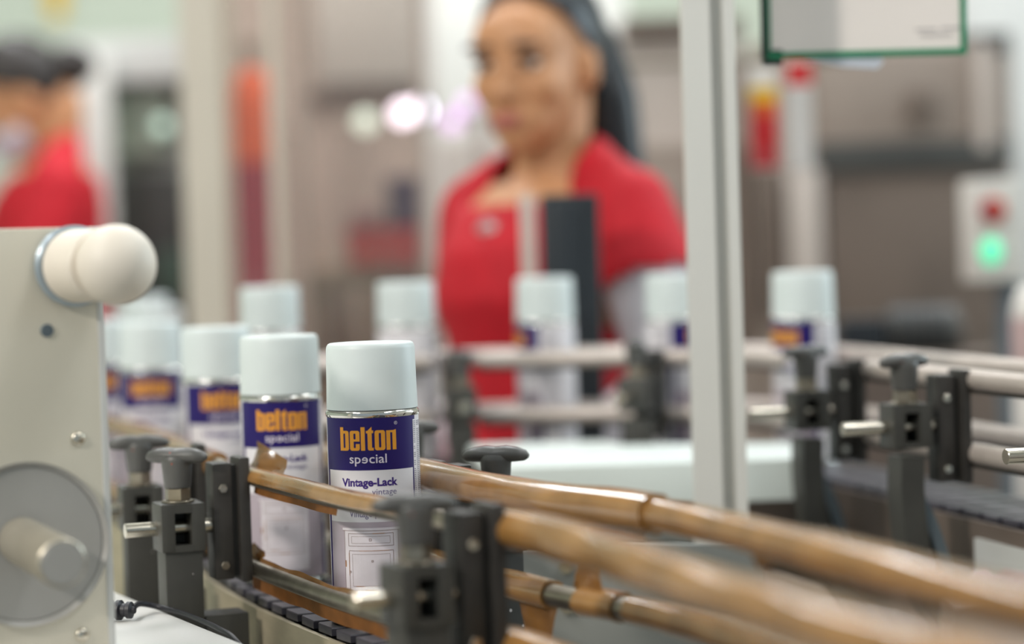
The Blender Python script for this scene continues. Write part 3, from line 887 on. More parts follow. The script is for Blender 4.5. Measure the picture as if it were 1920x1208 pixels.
pc = at(222, 1139, 1.75); pc.z = 1.0082
cb = thing('power_cable', 'black plug and thin cable lying along the edge of the white table', 'cable', pc)
bm = NB()
dirc = Vector((.95, -.25, 0)).normalized()
prof = [(-.040, .0062), (-.010, .0062), (-.009, .0078), (-.006, .0078), (-.005, .006), (-.002, .006), (-.001, .0074), (.002, .0074), (.003, .0050), (.006, .0050), (.007, .0062), (.010, .0062), (.011, .0028), (.013, .0024)]
sweep(bm, [dirc * x for x, r in prof], lambda i, n: circ(prof[i][1], 16)); obj('plug', bm, M['black'], cb)
def on_level(px, py, z):
    v = at(px, py, 1) - CAM
    return CAM + v * ((z - CAM.z) / v.z)
way = [Vector(dirc * .010)]
for px, py in ((262, 1133), (300, 1139), (345, 1152), (385, 1168), (412, 1181)):
    way.append(on_level(px, py, 1.0024 + (.006 if px < 270 else .002 if px < 320 else 0)) - pc)
way += [way[-1] + Vector((.012, -.022, -.003)), way[-1] + Vector((.022, -.034, -.016)), way[-1] + Vector((.026, -.04, -.05))]
bm = NB(); tube(bm, catmull(way, 6), .0021, 12); obj('cable', bm, M['black'], cb)

# ------------------------------------------------------------------ aluminium column and what hangs on it
cp = at(1340, 560, 2.06)
col = thing('profile_column', 'upright aluminium profile column standing between the two conveyors', 'column', (cp.x, cp.y, 0), rad(-2))
bm = NB()
w, g = .0222, .0042
o = []
for k in range(4):
    c_, s_ = [(1, 0), (0, 1), (-1, 0), (0, -1)][k]
    f_ = .0068 if k == 0 else 0          # the slot that faces the lens sits off the middle
    for x, y in ((-w, -w), (f_ - .0055, -w), (f_ - .0055, -w + .003), (f_ - .0078, -w + .0045), (f_ - .0078, -w + .011), (f_ + .0078, -w + .011), (f_ + .0078, -w + .0045), (f_ + .0055, -w + .003), (f_ + .0055, -w)):
        o.append((x * c_ - y * s_, x * s_ + y * c_))
prism(bm, o, 0, 2.3); obj('profile', bm, M['alu'], col, smooth=False)
bm = NB(); box(bm, (0, 0, .01), (.12, .12, .02), bev=.003); obj('foot_plate', bm, M['midgrey'], col)
bm = NB(); box(bm, (0, 0, 2.302), (.0444, .0444, .004)); obj('end_cap', bm, M['black'], col)

sc = at(1622, 40, 2.13)
sg = thing('document_frame', 'white sheet in a green-edged frame held out from the column', 'sign', (sc.x, sc.y, sc.z), rad(-4))
sg.rotation_euler.y = rad(.6)
hw, z0_, z1_ = .0858, -.0285, .18
bm = NB(); box(bm, (0, 0, (z0_ + z1_) / 2), (hw * 2 - .006, .0012, z1_ - z0_ - .006)); obj('sheet', bm, M['sheet'], sg, smooth=False)
bm = NB()
for x in (-hw, hw): box(bm, (x, -.001, (z0_ + z1_) / 2), (.0055, .004, z1_ - z0_), bev=.0008)
for z in (z0_, z1_): box(bm, (0, -.001, z), (hw * 2 + .0055, .004, .0055), bev=.0008)
obj('green_border', bm, M['green'], sg)
bm = NB()
for x0, x1, z in ((.044, .062, -.0085), (.066, .084, -.0078), (.048, .075, -.0135)): box(bm, ((x0 + x1) / 2, -.001, z), (x1 - x0, .0006, .0022))
obj('faint_lines', bm, M['faint'], sg, smooth=False)
bm = NB(); prism(bm, [(-.055, -.032), (.012, -.030), (.016, -.036), (.010, -.042), (-.02, -.0395)], -.004, .0); bmesh.ops.rotate(bm, cent=(0, 0, 0), matrix=Matrix.Rotation(rad(90), 3, 'X'), verts=bm.verts[:]); obj('clear_clip', bm, M['clear'], sg)
bm = NB(); box(bm, (-hw - .003, .0, .02), (.006, .010, .10), bev=.001); box(bm, (-hw + .004, .002, -.030), (.018, .008, .014), bev=.001); obj('dark_clip', bm, M['darkclip'], sg)
lc = (Matrix.Rotation(rad(-4), 3, 'Z')).inverted() @ (Vector((cp.x + .025, cp.y, sc.z + .08)) - Vector(sg.location))
bm = NB(); cyl(bm, (-hw - .003, 0, .06), (lc.x + .004, lc.y, .06), .004); obj('holder_arm', bm, M['dullsteel'], sg)

# ------------------------------------------------------------------ white tray and machine base between the conveyors
tr = thing('white_tray', 'pale white tray with a front lip between the two conveyors, behind the speckled clamp', 'tray', (.11, 2.3, 0))
bm = NB(); prism(bm, [(-.135, -.07), (.155, -.07), (.165, .02), (.165, .12), (-.005, .15), (-.015, .215), (-.16, .215)], 1.046, 1.060)
bmesh.ops.bevel(bm, geom=[e for e in bm.edges if all(v.co.z > 1.055 for v in e.verts)], offset=.003, segments=2, affect='EDGES'); obj('tray_top', bm, M['tray'], tr)
bm = NB(); box(bm, (.01, -.072, 1.041), (.29, .006, .038), bev=.002); obj('front_lip', bm, M['tray'], tr)
bm = NB(); box(bm, (-.02, .05, 1.013), (.22, .20, .060), bev=.004); obj('tray_base', bm, M['midgrey'], tr)
bm = NB(); box(bm, (-.02, .05, .495), (.16, .18, .98), bev=.006); obj('pedestal', bm, M['darkgrey'], tr)
mb = thing('bolted_machine', 'grey bolted machine base plate below the tray, seen between the taped rails', 'machine base', (.13, 1.98, 0))
bm = NB(); box(bm, (-.03, 0, .965), (.20, .010, .10), bev=.002); obj('face_plate', bm, M['midgrey'], mb)
bm = NB(); box(bm, (.01, -.012, .897), (.26, .016, .030), bev=.002); obj('ledge', bm, M['palegrey'], mb)
bm = NB(); cyl(bm, (-.092, -.005, .967), (-.092, -.011, .967), .0062, n=6); obj('bolt', bm, M['steel'], mb)
bm = NB(); cyl(bm, (-.092, -.005, 1.0), (-.092, -.011, 1.0), .0062, n=6); obj('bolt', bm, M['steel'], mb)
bm = NB(); box(bm, (-.055, -.004, .845), (.06, .006, .05), bev=.002); obj('dark_opening', bm, M['blackbox'], mb)
bm = NB(); box(bm, (0, .02, .44), (.20, .02, .88), bev=.004); obj('base_body', bm, M['midgrey'], mb)
bm = NB(); box(bm, (.095, -.02, .86), (.07, .03, .09), bev=.004); obj('white_cover', bm, M['white'], mb)
p = at(1890, 1098, 1.45)
bx = thing('foil_scrap', 'crumpled pinkish white scrap of film beside the taped rail', 'scrap', (p.x, p.y, p.z))
bm = flap([(-.025, 0, -.002), (.03, -.01, -.004), (.035, .03, .006), (-.02, .03, .004)], 44, .003, 9, 7); obj('film', bm, M['pinkbox'], bx)
sh = thing('scrap_stand', 'dark brown bracket block under the film scrap, mostly blurred', 'bracket', (p.x + .01, p.y + .01, 0))
bm = NB(); box(bm, (0, .005, (p.z - .012) / 2), (.09, .05, p.z - .012), bev=.004); obj('block', bm, M['brownsteeldk'], sh)
bm = NB(); box(bm, (-.02, -.026, p.z - .07), (.02, .006, .08), bev=.002); obj('lug', bm, M['darkgrey'], sh)

# ------------------------------------------------------------------ people
def person(label, loc, rz, head_rz, arms, hairmat, style, mask=False, bow=0.0, sx=1.0, hem=.72):
    t = thing('person', label, 'person', loc, rz)
    arms = {k: [(x * sx, y, z) for x, y, z in v] for k, v in arms.items()}
    HM = Matrix.Translation((0, .0, 1.40)) @ Matrix.Rotation(head_rz, 4, 'Z') @ Matrix.Rotation(bow, 4, 'X') @ Matrix.Translation((0, 0, -1.40))
    hb = NB()
    ell(hb, (0, .020, 1.518), (.071, .090, .090), seg=28)
    ell(hb, (0, -.022, 1.478), (.062, .066, .085), seg=24)
    ell(hb, (0, -.045, 1.432), (.045, .045, .042), seg=20)
    ell(hb, (0, -.070, 1.404), (.023, .022, .019), seg=16)
    ell(hb, (0, -.052, 1.525), (.058, .042, .045), seg=20)
    for s in (-1, 1):
        ell(hb, (s * .036, -.058, 1.468), (.024, .024, .024), seg=16)
        ell(hb, (s * .030, -.083, 1.512), (.022, .012, .008), seg=12)
        ell(hb, (s * .072, .012, 1.486), (.010, .020, .031), Matrix.Rotation(s * .3, 4, 'Z'), seg=14)
        ell(hb, (s * .011, -.094, 1.456), (.009, .012, .008), seg=10)
    limb(hb, [(0, -.084, 1.502), (0, -.098, 1.478), (0, -.107, 1.461)], [.008, .009, .0125], 10)
    ell(hb, (0, -.084, 1.427), (.024, .016, .013), seg=12)
    bmesh.ops.transform(hb, matrix=HM, verts=hb.verts[:])
    limb(hb, [(0, .028, 1.46), (0, .024, 1.38), (0, .022, 1.31)], [.050, .048, .060])
    TORSO = [(.78, .150, .105, 0), (.88, .168, .115, 0), (.97, .150, .104, 0), (1.05, .132, .092, 0), (1.13, .140, .098, -.004), (1.20, .155, .112, -.014), (1.26, .160, .105, -.006), (1.315, .150, .080, .008), (1.347, .105, .062, .018), (1.365, .055, .05, .02)]
    TORSO = [(z, rx * sx, ry, oy) for z, rx, ry, oy in TORSO]
    def torso(b, inf, lo, hi):
        rows = [r for r in TORSO if lo <= r[0] <= hi]
        rings = [[b.verts.new(((rx + inf) * math.cos(2 * PI * k / 28), oy + (ry + inf) * math.sin(2 * PI * k / 28), z)) for k in range(28)] for z, rx, ry, oy in rows]
        for q, w_ in zip(rings, rings[1:]):
            for j in range(28): b.faces.new((q[j], q[(j + 1) % 28], w_[(j + 1) % 28], w_[j]))
        b.faces.new(rings[0][::-1]); b.faces.new(rings[-1])
    torso(hb, 0, .78, 1.36)
    for s in (-1, 1):
        ell(hb, (s * .060 * sx, -.068, 1.205), (.055, .045, .055), seg=16)
        sh_, el, wr = [Vector(v) for v in arms[s]]
        limb(hb, [(s * .10, .015, 1.315), sh_, el, wr], [.045, .050, .036, .025])
        limb(hb, [(s * .085, 0, .86), (s * .09, -.015, .47), (s * .095, .01, .085)], [.088, .058, .042])
        ell(hb, (s * .095, -.05, .045), (.042, .11, .04), seg=14)
    body = obj('body', fuse(hb, .0065, 5), M['skin'], t)
    # t-shirt
    sb = NB()
    torso(sb, .012, .88, 1.34)
    for s in (-1, 1):
        ell(sb, (s * .058 * sx, -.070, 1.205), (.064, .052, .066), seg=16)
        sh_, el, wr = [Vector(v) for v in arms[s]]
        limb(sb, [(s * .09, .015, 1.310), sh_, sh_.lerp(el, hem)], [.052, .060 * (sx * .5 + .5), .064])
    for s in (-1, 1): limb(sb, [(s * .050, .040, 1.372), (s * .10 * sx, .022, 1.340), (s * .15 * sx, .014, 1.305)], [.030, .044, .056])
    sb = fuse(sb, .008, 6)
    for s in (-1, 1):       # straight sleeve hems and hem
        sh_, el, wr = [Vector(v) for v in arms[s]]
        d = (el - sh_).normalized(); co = sh_.lerp(el, hem + .06)
        geom = [v for v in sb.verts if (v.co - co).length < .13]
        vs = set(geom)
        dele = [v for v in geom if (v.co - co).dot(d) > 0 and ((v.co - co) - d * (v.co - co).dot(d)).length < .085 and (v.co.x / (.150 * sx + .014)) ** 2 + (v.co.y / .118) ** 2 > 1]
        bmesh.ops.delete(sb, geom=dele, context='VERTS')
    bmesh.ops.delete(sb, geom=[v for v in sb.verts if v.co.z < .895 or (v.co.z > 1.30 + .30 * (v.co.y + .02) * (1 if v.co.y < .02 else .1) and Vector((v.co.x, v.co.y - .0)).length < .066)], context='VERTS')
    bmesh.ops.solidify(sb, geom=sb.faces[:], thickness=-.003)
    obj('t_shirt', sb, M['redshirt'], t)
    for s in (-1, 1):
        sh_, el, wr = [Vector(v) for v in arms[s]]
        lb = NB(); limb(lb, [sh_.lerp(el, max(.1, hem - .25)), el, el.lerp(wr, .95)], [.056, .052, .038]); obj('long_sleeve', fuse(lb, .008, 3), M['whitecloth'], t)
        # glove with four fingers and a thumb
        gb = NB()
        f = (wr - el).normalized(); dn = Vector((0, 0, -1)); sd = f.cross(dn).normalized(); dn = sd.cross(f).normalized()
        pal = wr + f * .055
        limb(gb, [wr - f * .02, wr + f * .02, pal], [.030, .032, .034], 12)
        for k, (o_, ln) in enumerate(((-.027, .062), (-.009, .074), (.009, .070), (.027, .054))):
            b0 = pal + sd * o_ + f * .02
            limb(gb, [b0, b0 + f * ln * .45 + dn * .004, b0 + f * ln * .75 + dn * .016, b0 + f * ln * .92 + dn * .034], [.0105, .0098, .009, .0075], 10)
        b0 = wr + f * .03 - sd * s * .030
        limb(gb, [b0, b0 + f * .028 - sd * s * .022 + dn * .008, b0 + f * .055 - sd * s * .026 + dn * .018], [.013, .0115, .0085], 10)
        obj('glove', fuse(gb, .0042, 2), M['whitecloth'], t)
    tb = NB()
    torso(tb, .010, .78, .98)
    for s in (-1, 1): limb(tb, [(s * .085, 0, .84), (s * .09, -.012, .47), (s * .095, .01, .10)], [.100, .074, .062])
    obj('trousers', fuse(tb, .011, 3), M['trousers'], t)
    for s in (-1, 1):
        fb = NB(); ell(fb, (s * .095, -.048, .042), (.05, .125, .042), seg=20); box(fb, (s * .095, -.045, .010), (.085, .225, .02), bev=.008)
        obj('shoe', fuse(fb, .008, 3), M['shoe'], t)
    # face parts
    for s in (-1, 1):
        for nm, c, r, mm in (('eye', (s * .030, -.0800, 1.4945), (.0140, .0085, .0056), 'eyewhite'), ('iris', (s * .030, -.0865, 1.4955), (.0072, .0034, .0060), 'iris'), ('eyelash', (s * .030, -.0850, 1.5015), (.0170, .0060, .0042), 'brow'), ('eyebrow', (s * .032, -.0945, 1.5180), (.0200, .0042, .0048), 'brow')):
            eb = NB(); ell(eb, c, r, seg=14); bmesh.ops.transform(eb, matrix=HM, verts=eb.verts[:]); obj(nm, eb, M[mm], t)
    lb = NB(); ell(lb, (0, -.0975, 1.4305), (.0225, .006, .0048), seg=14); ell(lb, (0, -.0970, 1.4235), (.0185, .0065, .0055), seg=14); bmesh.ops.transform(lb, matrix=HM, verts=lb.verts[:]); obj('lips', lb, M['lips'], t)
    # hair drawn back from the forehead
    cb_ = NB()
    ell(cb_, (0, .026, 1.524), (.080, .100, .098), seg=40)
    pn_ = Vector((0, -.78, -.62)).normalized(); pc_ = Vector((0, -.052, 1.582))
    bmesh.ops.bisect_plane(cb_, geom=cb_.verts[:] + cb_.edges[:] + cb_.faces[:], plane_co=pc_, plane_no=pn_, clear_outer=True)
    bmesh.ops.solidify(cb_, geom=cb_.faces[:], thickness=.006)
    bmesh.ops.transform(cb_, matrix=HM, verts=cb_.verts[:]); obj('hair', cb_, M[hairmat], t)
    pb = NB()
    if style == 'ponytail': limb(pb, [(0, .110, 1.55), (.022, .125, 1.51), (.046, .115, 1.44), (.060, .105, 1.35), (.066, .10, 1.26)], [.032, .040, .042, .036, .014])
    else:
        ell(pb, (0, .130, 1.480), (.048, .044, .048), seg=20); ell(pb, (.01, .150, 1.47), (.03, .03, .036), seg=14)
    bmesh.ops.transform(pb, matrix=HM, verts=pb.verts[:]); obj('ponytail' if style == 'ponytail' else 'hair_bun', fuse(pb, .006, 3), M[hairmat], t)
    if mask:
        mb_ = NB(); ell(mb_, (0, -.045, 1.440), (.060, .068, .052), seg=24)
        bmesh.ops.bisect_plane(mb_, geom=mb_.verts[:] + mb_.edges[:] + mb_.faces[:], plane_co=(0, -.035, 1.44), plane_no=(0, 1, 0), clear_outer=True)
        bmesh.ops.solidify(mb_, geom=mb_.faces[:], thickness=.002)
        bmesh.ops.transform(mb_, matrix=HM, verts=mb_.verts[:]); obj('face_mask', mb_, M['mask'], t)
    else:
        nb = NB()
        ring = [(0.062 * math.sin(a), .018 - .085 * math.cos(a) * (1 if math.cos(a) > 0 else .55), 1.330 - .035 * math.cos(a)) for a in [2 * PI * k / 30 for k in range(31)]]
        tube(nb, ring, .003, 8); ell(nb, (0, -.098, 1.285), (.022, .012, .014), seg=14); obj('necklace', nb, M['pendant'], t)
    return t

pw = at(1010, 200, 3.05)
person('woman in red t-shirt over white sleeves, black hair tied back, watching the cans', (pw.x, pw.y, 0), rad(-42), rad(16),
       {-1: ((-.155, .012, 1.295), (-.175, .05, 1.06), (-.12, -.14, 1.0)), 1: ((.172, .012, 1.306), (.285, -.01, 1.085), (.17, -.13, 1.0))}, 'hair', 'ponytail', bow=rad(4), sx=.77, hem=.36)
pl = at(90, 300, 5.0)
st = thing('step_platform', 'low steel step under the masked woman, hidden below the beige panel', 'step', (pl.x, pl.y, 0))
bm = NB(); box(bm, (0, 0, .115), (.55, .55, .03), bev=.004); obj('tread', bm, M['midgrey'], st)
for sx_ in (-1, 1):
    for sy_ in (-1, 1):
        bm = NB(); box(bm, (sx_ * .24, sy_ * .24, .05), (.04, .04, .10)); obj('leg', bm, M['darkgrey'], st)
person('woman in red t-shirt and face mask seen from the side, dark hair in a bun', (pl.x, pl.y, .13), rad(-78), rad(4),
       {-1: ((-.165, .012, 1.285), (-.20, -.08, 1.05), (-.12, -.30, 1.06)), 1: ((.165, .012, 1.285), (.21, -.06, 1.05), (.13, -.28, 1.05))}, 'hairbrown', 'bun', mask=True, bow=rad(38))

# ------------------------------------------------------------------ things in the back of the hall
def slab(name, label, cat, px0, px1, py0, py1, d, depth, m, parts=(), floor=True, group=None, bev=.004):
    """an upright machine or panel: spans the given extent at depth d, stands on the floor"""
    a, b = at(px0, py0, d), at(px1, py0, d)
    zt = (a.z + b.z) / 2
    zb = 0 if floor else at((px0 + px1) / 2, py1, d).z
    t = thing(name, label, cat, ((a.x + b.x) / 2, (a.y + b.y) / 2 + depth / 2, zb), 0, group)
    bm = NB(); box(bm, (0, 0, (zt - zb) / 2), (abs(b.x - a.x), depth, zt - zb), bev=bev); obj('body', bm, M[m], t)
    for (nm, x0, x1, y0, y1, proud, mm) in parts:
        p0, p1 = at(x0, y0, d - proud), at(x1, y1, d - proud)
        c = Vector(((p0.x + p1.x) / 2, (p0.y + p1.y) / 2 + proud / 2 + .002, (p0.z + p1.z) / 2)) - Vector(t.location)
        bm = NB(); box(bm, c, (abs(p1.x - p0.x), proud + .008, abs(p0.z - p1.z)), bev=.003); obj(nm, bm, M[mm], t)
    return t

# on the far left: packing machine with hood
slab('packing_machine', 'grey packing machine with a pale hood behind the masked woman', 'machine', 200, 352, 120, 600, 5.6, .5, 'midgrey',
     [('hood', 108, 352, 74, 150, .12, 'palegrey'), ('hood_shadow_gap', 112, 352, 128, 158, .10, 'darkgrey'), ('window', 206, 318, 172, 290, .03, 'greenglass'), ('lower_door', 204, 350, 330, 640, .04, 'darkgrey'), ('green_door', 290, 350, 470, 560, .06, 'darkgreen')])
slab('white_post', 'white rounded post of the packing machine hood by the masked woman', 'post', 138, 198, 100, 600, 5.39, .06, 'whitewall', [('cable_duct', 140, 150, 120, 600, .02, 'palegrey')])
p = at(108, 12, 7.97)
ys = thing('hanging_tag', 'yellow tag hanging high on the pale green back wall', 'tag', (p.x, 7.99, p.z))
yl = NB(); prism(yl, [(-.035, .04), (-.018, -.04), (0, -.05), (.022, -.03), (.045, .12), (-.03, .12)], 0, .01); bmesh.ops.rotate(yl, cent=(0, 0, 0), matrix=Matrix.Rotation(rad(90), 3, 'X'), verts=yl.verts[:]); obj('tag_plate', yl, M['yellow'], ys)
bm = NB(); cyl(bm, (0, -.011, .09), (0, -.014, .09), .01); obj('pin', bm, M['steel'], ys)

# glazed machine guard
def guard():
    d = 3.9
    a, b = at(340, 0, d), at(800, 0, d)
    t = thing('machine_guard', 'glazed machine guard with cream posts and tinted panes', 'guard', (a.x, a.y, 0))
    o = Vector(t.location)
    H = 2.2
    for k, (x0, x1, mm, dp) in enumerate(((342, 420, 'cream', .07), (506, 526, 'cream', .04), (560, 572, 'brownsteel', .04), (784, 800, 'brownsteel', .05))):
        p0, p1 = at(x0, 300, d), at(x1, 300, d)
        bm = NB(); box(bm, ((p0.x + p1.x) / 2 - o.x, p0.y - o.y + dp / 2, H / 2), (p1.x - p0.x, dp, H), bev=.004); obj('post', bm, M[mm], t)
    for x0, x1 in ((420, 506), (526, 560), (572, 784)):
        p0, p1 = at(x0, 300, d), at(x1, 300, d)
        bm = NB(); box(bm, ((p0.x + p1.x) / 2 - o.x, p0.y - o.y + .02, H / 2 + .45), (p1.x - p0.x - .002, .006, H - .9)); obj('pane', bm, M['pane'], t, smooth=False)
        bm = NB(); box(bm, ((p0.x + p1.x) / 2 - o.x, p0.y - o.y + .02, .45), (p1.x - p0.x - .002, .02, .9)); obj('kick_panel', bm, M['brownsteeldk'], t)
    return t
guard()
# behind the glass
slab('back_cabinet', 'tall grey-brown cabinet inside the glazed guard', 'cabinet', 424, 800, -60, 700, 5.4, .4, 'pinkgrey',
     [('upper_door', 590, 790, -40, 150, .03, 'palegrey'), ('shelf_lip', 575, 800, 172, 186, .06, 'brownsteeldk'), ('mid_door', 560, 800, 190, 500, .02, 'pinkgrey'), ('lower_drawer', 560, 800, 505, 660, .03, 'brownsteeldk')])
p = at(476, 300, 4.9)
gc = thing('reflection_cylinder', 'slim orange and crimson cylinder standing in for a reflection behind the guard pane', 'cylinder', (p.x, p.y, 0))  # made-up cylinder in the colours of a reflection in the pane
zt, zm = at(476, 128, 4.9).z, at(476, 305, 4.9).z
bm = NB(); lathe(bm, [(0, 0), (.042, .0), (.044, .02), (.044, zm)], 28); obj('reflection_lower_body', bm, M['cylred'], gc)
bm = NB(); lathe(bm, [(.044, zm), (.044, zt - .07), (.036, zt - .02), (.020, zt), (0, zt)], 28); obj('reflection_shoulder', bm, M['cylorange'], gc)
bm = NB(); cyl(bm, (0, 0, zt), (0, 0, zt + .04), .012); cyl(bm, (-.02, 0, zt + .045), (.02, 0, zt + .045), .01); obj('added_valve', bm, M['dullsteel'], gc)
# table with boxes inside the guard
d = 4.5
a, b = at(585, 505, d), at(795, 505, d)
tb_ = thing('work_shelf', 'dull brown shelf inside the guard carrying the crates', 'shelf', ((a.x + b.x) / 2, a.y + .1, 0))
zt = a.z * .5 + b.z * .5
bm = NB(); box(bm, (0, 0, zt - .015), (b.x - a.x + .03, .26, .03), bev=.003); obj('shelf_top', bm, M['brownsteeldk'], tb_)
for sx in (-1, 1):
    for sy in (-.1, .1):
        bm = NB(); box(bm, (sx * (b.x - a.x) / 2, sy, (zt - .03) / 2), (.03, .03, zt - .03)); obj('leg', bm, M['brownsteeldk'], tb_)
def crate(name, label, px0, px1, h, zbase, yb, dep, m, cat):
    p0, p1 = at(px0, 460, d), at(px1, 460, d)
    t = thing(name, label, cat, ((p0.x + p1.x) / 2, yb, zbase))
    w_ = p1.x - p0.x
    bm = NB()
    box(bm, (0, 0, .004), (w_, dep, .008)); box(bm, (-w_ / 2 + .003, 0, h / 2), (.006, dep, h)); box(bm, (w_ / 2 - .003, 0, h / 2), (.006, dep, h)); box(bm, (0, dep / 2 - .003, h / 2), (w_, .006, h)); box(bm, (0, -dep / 2 + .003, h / 2), (w_, .006, h))
    obj('walls', bm, M[m], t)
    bm = NB(); box(bm, (0, -dep / 2 - .002, h - .010), (w_ + .006, .006, .014), bev=.001); box(bm, (0, -dep / 2 - .002, h * .45), (w_ * .4, .004, .012), bev=.001); obj('rim', bm, M[m], t)
    return t
crate('storage_crate', 'red plastic crate on the shelf behind the guard pane', 652, 790, .075, zt, a.y + .1, .20, 'crate', 'crate')
crate('carton', 'dusky purple carton stacked on the red crate', 728, 795, .095, zt + .0755, a.y + .1, .15, 'purplebox', 'box')
crate('carton', 'pale pink carton on the red crate beside the purple one', 656, 712, .045, zt + .0755, a.y + .1, .15, 'pinkbox', 'box')

# glowing bulbs added in place of reflections beyond the guard
lamps = ((685, 228, 4.75, .021, 'reflpale', 'round pale glow standing in for a reflection, farthest in the row from the woman'), (755, 213, 4.75, .021, 'reflwhite', 'brightest white reflection stand-in of the row, the first of its close pair'), (786, 206, 4.75, .021, 'reflwhite', 'brightest white reflection stand-in of the row, the second of its close pair'), (848, 230, 4.75, .018, 'refllilac', 'lilac reflection stand-in low in the row beside the woman face'), (876, 196, 4.75, .016, 'refllilac', 'dim lilac reflection stand-in nearest to the woman face'))
pa, pb = at(660, 222, 4.78), at(900, 215, 4.78)
lb_ = thing('glow_bar', 'thin grey bar on a stand, added to hold the row of reflection glows', 'bar', (pa.x, pa.y + .03, 0))
bm = NB(); box(bm, ((pb.x - pa.x) / 2, 0, pa.z - .002), (pb.x - pa.x + .06, .02, .018), bev=.002); obj('added_cross_bar', bm, M['pinkgrey'], lb_)
for x in (0.0, pb.x - pa.x): 
    bm = NB(); cyl(bm, (x, .006, 0), (x, .006, pa.z - .01), .012); obj('added_stand_leg', bm, M['pinkgrey'], lb_)
for px, py, dd_, r, mm, lab in lamps:  # lamps lists the glows that stand in for reflections
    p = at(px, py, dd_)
    t = thing('small_glow', lab, 'lamp', (p.x, p.y, p.z), 0, 'row of small glows')
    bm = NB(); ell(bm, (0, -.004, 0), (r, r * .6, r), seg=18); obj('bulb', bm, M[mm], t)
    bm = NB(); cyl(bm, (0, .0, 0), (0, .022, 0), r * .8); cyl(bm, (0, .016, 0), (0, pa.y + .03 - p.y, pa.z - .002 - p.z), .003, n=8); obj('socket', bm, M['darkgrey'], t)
p = at(304, 238, 5.45)
t = thing('small_glow', 'faint green pilot lamp on the packing machine', 'lamp', (p.x, p.y, p.z), 0, 'row of small glows')
bm = NB(); ell(bm, (0, 0, 0), (.018, .01, .018), seg=18); obj('bulb', bm, M['ledgreen'], t)
bm = NB(); cyl(bm, (0, .0, 0), (0, .135, 0), .014); obj('socket', bm, M['midgrey'], t)

# white cladding behind the woman, panels to its right
slab('wall_cabinet', 'tall white cabinet rising behind the woman', 'cabinet', 792, 1168, -80, 700, 6.2, .5, 'whitewall', [('door', 802, 980, -60, 640, .02, 'whitewall'), ('door', 986, 1160, -60, 640, .02, 'whitewall'), ('lower_panel', 800, 1160, 262, 640, .04, 'pinkgrey')])
slab('machine_housing', 'pinkish grey machine housing between the woman and the column', 'machine', 1166, 1394, 30, 700, 4.6, .5, 'pinkgrey', [('lid_shadow_strip', 1166, 1394, 34, 58, .05, 'brownsteeldk'), ('mid_band', 1170, 1394, 275, 305, .02, 'brownsteel'), ('lower_door', 1170, 1394, 306, 640, .015, 'brownsteel')])  # dark strip at the lid is a shadow line put in as colour
slab('filling_machine', 'large brownish steel filling machine beyond the column', 'machine', 1424, 1895, 70, 760, 4.4, .6, 'brownsteel',
     [('upper_hood', 1530, 1888, 98, 268, .04, 'brownsteel'), ('corner_trim', 1826, 1862, 80, 280, .055, 'pinkgrey'), ('hood_edge', 1820, 1895, 62, 96, .05, 'darkgrey'), ('dark_band', 1532, 1895, 268, 316, .05, 'darkgrey'), ('lower_door', 1546, 1890, 318, 640, .03, 'brownsteeldk'), ('pale_strip', 1476, 1545, 318, 560, .05, 'pinkgrey'), ('side_leaf', 1420, 1474, 318, 600, .02, 'brownsteeldk'), ('bearing_cover', 1706, 1756, 170, 228, .07, 'brownsteeldk')])
slab('side_cabinet', 'pale grey cabinet at the far edge beyond the filling machine', 'cabinet', 1790, 2060, -80, 760, 5.6, .4, 'palegrey', [('door', 1800, 2050, -60, 700, .02, 'palegrey')])
# labels stuck on the filling machine
def plate(name, label, px0, px1, py0, py1, d, fields, cat):
    a, b = at(px0, py0, d), at(px1, py1, d)
    c = (a + b) / 2
    t = thing(name, label, cat, (c.x, c.y, c.z))
    bm = NB(); box(bm, (0, .004, 0), (b.x - a.x, .008, a.z - b.z), bev=.002); obj('backing', bm, M['whitewall'], t)
    for f0, f1, mm in fields:
        z0, z1 = (.5 - f0) * (a.z - b.z), (.5 - f1) * (a.z - b.z)
        bm = NB(); box(bm, (0, -.001, (z0 + z1) / 2), ((b.x - a.x) * .96, .003, abs(z0 - z1) * .98)); obj('print_field', bm, M[mm], t, smooth=False)
    return t
hk = at(1450, 118, 3.4); hk2 = at(1506, 118, 3.4)
hb_ = thing('hanger_rail', 'thin steel rail behind the sign from which two tags hang', 'rail', (cp.x + .02, hk.y + .012, hk.z + .004))
bm = NB(); cyl(bm, (-.06, 0, 0), (hk2.x - cp.x + .05, 0, 0), .005); obj('bar', bm, M['dullsteel'], hb_)
bm = NB(); box(bm, (-.06, 0, -(hk.z + .004) / 2 + .02), (.03, .03, hk.z + .004 + .04), bev=.003); obj('upright', bm, M['alu'], hb_)
plate('hanging_tag', 'hanging tag printed yellow over red, beside the column', 1402, 1462, 126, 318, 3.4, ((.02, .18, 'whitewall'), (.20, .34, 'yellow'), (.34, .47, 'cylorange'), (.47, .80, 'redprint'), (.80, .98, 'crate')), 'tag')
plate('hanging_tag', 'hanging white tag with a red head, under the green-edged sign', 1472, 1528, 112, 322, 3.4, ((.02, .23, 'redprint'), (.25, .98, 'palegrey')), 'tag')

# black upright box in front of the woman
slab('upright_box', 'black upright box standing in front of the woman, pale strip on one edge', 'machine', 1012, 1122, 364, 760, 2.775, .045, 'blackbox', [('pale_strip', 974, 1012, 366, 700, .004, 'pinkgrey'), ('ridge', 1034, 1100, 380, 690, .004, 'blackbox')])
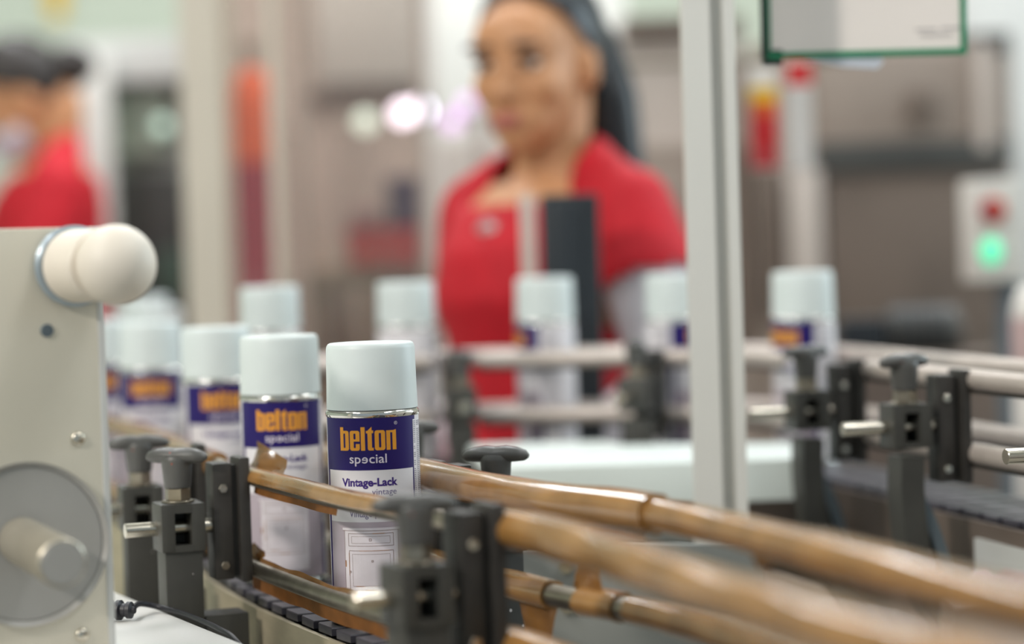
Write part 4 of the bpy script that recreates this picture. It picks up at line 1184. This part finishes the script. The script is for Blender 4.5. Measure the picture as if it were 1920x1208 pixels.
# control box on a post
p0 = at(1874, 335, 3.3)
cbx = thing('control_box', 'light grey control box with lit green button and red knob on a post', 'control box', (p0.x, p0.y, 0), rad(8))
zt, zb = p0.z, at(1868, 528, 3.3).z
bm = NB(); box(bm, (0, .035, (zt + zb) / 2), (.070, .07, zt - zb), bev=.006); obj('enclosure', bm, M['ctrlbox'], cbx)
zg, zr = at(1844, 472, 3.3).z, at(1842, 396, 3.3).z
bm = NB(); ell(bm, (-.016, -.004, zg), (.0145, .008, .0180), seg=20); obj('green_button', bm, M['greenlamp'], cbx)
bm = NB(); cyl(bm, (-.018, 0, zr), (-.018, -.016, zr), .012); cyl(bm, (-.018, -.016, zr), (-.018, -.022, zr), .0125); obj('red_knob', bm, M['cylred'], cbx)
bm = NB(); cyl(bm, (-.010, .0, zr), (-.010, -.003, zr), .018); obj('amber_ring', bm, M['cylorange'], cbx)
bm = NB(); box(bm, (.022, .04, zb / 2), (.026, .03, zb), bev=.003); obj('post', bm, M['bluegrey'], cbx)
bm = NB(); box(bm, (.022, .04, .01), (.16, .16, .02), bev=.003); obj('foot_plate', bm, M['bluegrey'], cbx)
# dark drive parts below the filling machine
p = at(1720, 600, 3.6)
gm = thing('drive_motor', 'dark drive motor on a pedestal in front of the filling machine', 'motor', (p.x, p.y, 0))
zc = at(1720, 625, 3.6).z
bm = NB(); cyl(bm, (-.045, 0, zc), (.06, 0, zc), .038); obj('motor_body', bm, M['darkgrey'], gm)
bm = NB()
for k in range(6): cyl(bm, (-.035 + k * .014, 0, zc), (-.031 + k * .014, 0, zc), .043)
obj('cooling_fins', bm, M['blackbox'], gm)
bm = NB(); box(bm, (-.085, 0, zc - .01), (.07, .07, .07), bev=.006); obj('gearbox', bm, M['blackbox'], gm)
bm = NB(); box(bm, (0, 0, (zc - .03) / 2), (.22, .1, zc - .03), bev=.006); obj('pedestal', bm, M['brownsteeldk'], gm)
p = at(1906, 560, 2.9)
pv = thing('white_drum', 'white drum at the very edge beyond the pale rail', 'drum', (p.x + .03, p.y, 0))
zt = at(1930, 535, 2.9).z
bm = NB(); lathe(bm, [(0, 0), (.034, 0), (.036, .01), (.036, zt - .03), (.030, zt - .008), (.02, zt), (0, zt)], 28); obj('drum_body', bm, M['whitewall'], pv)
bm = NB(); lathe(bm, [(.037, zt - .12), (.0372, zt - .118), (.0372, zt - .04), (.037, zt - .038)], 28); obj('band', bm, M['pinkbox'], pv)
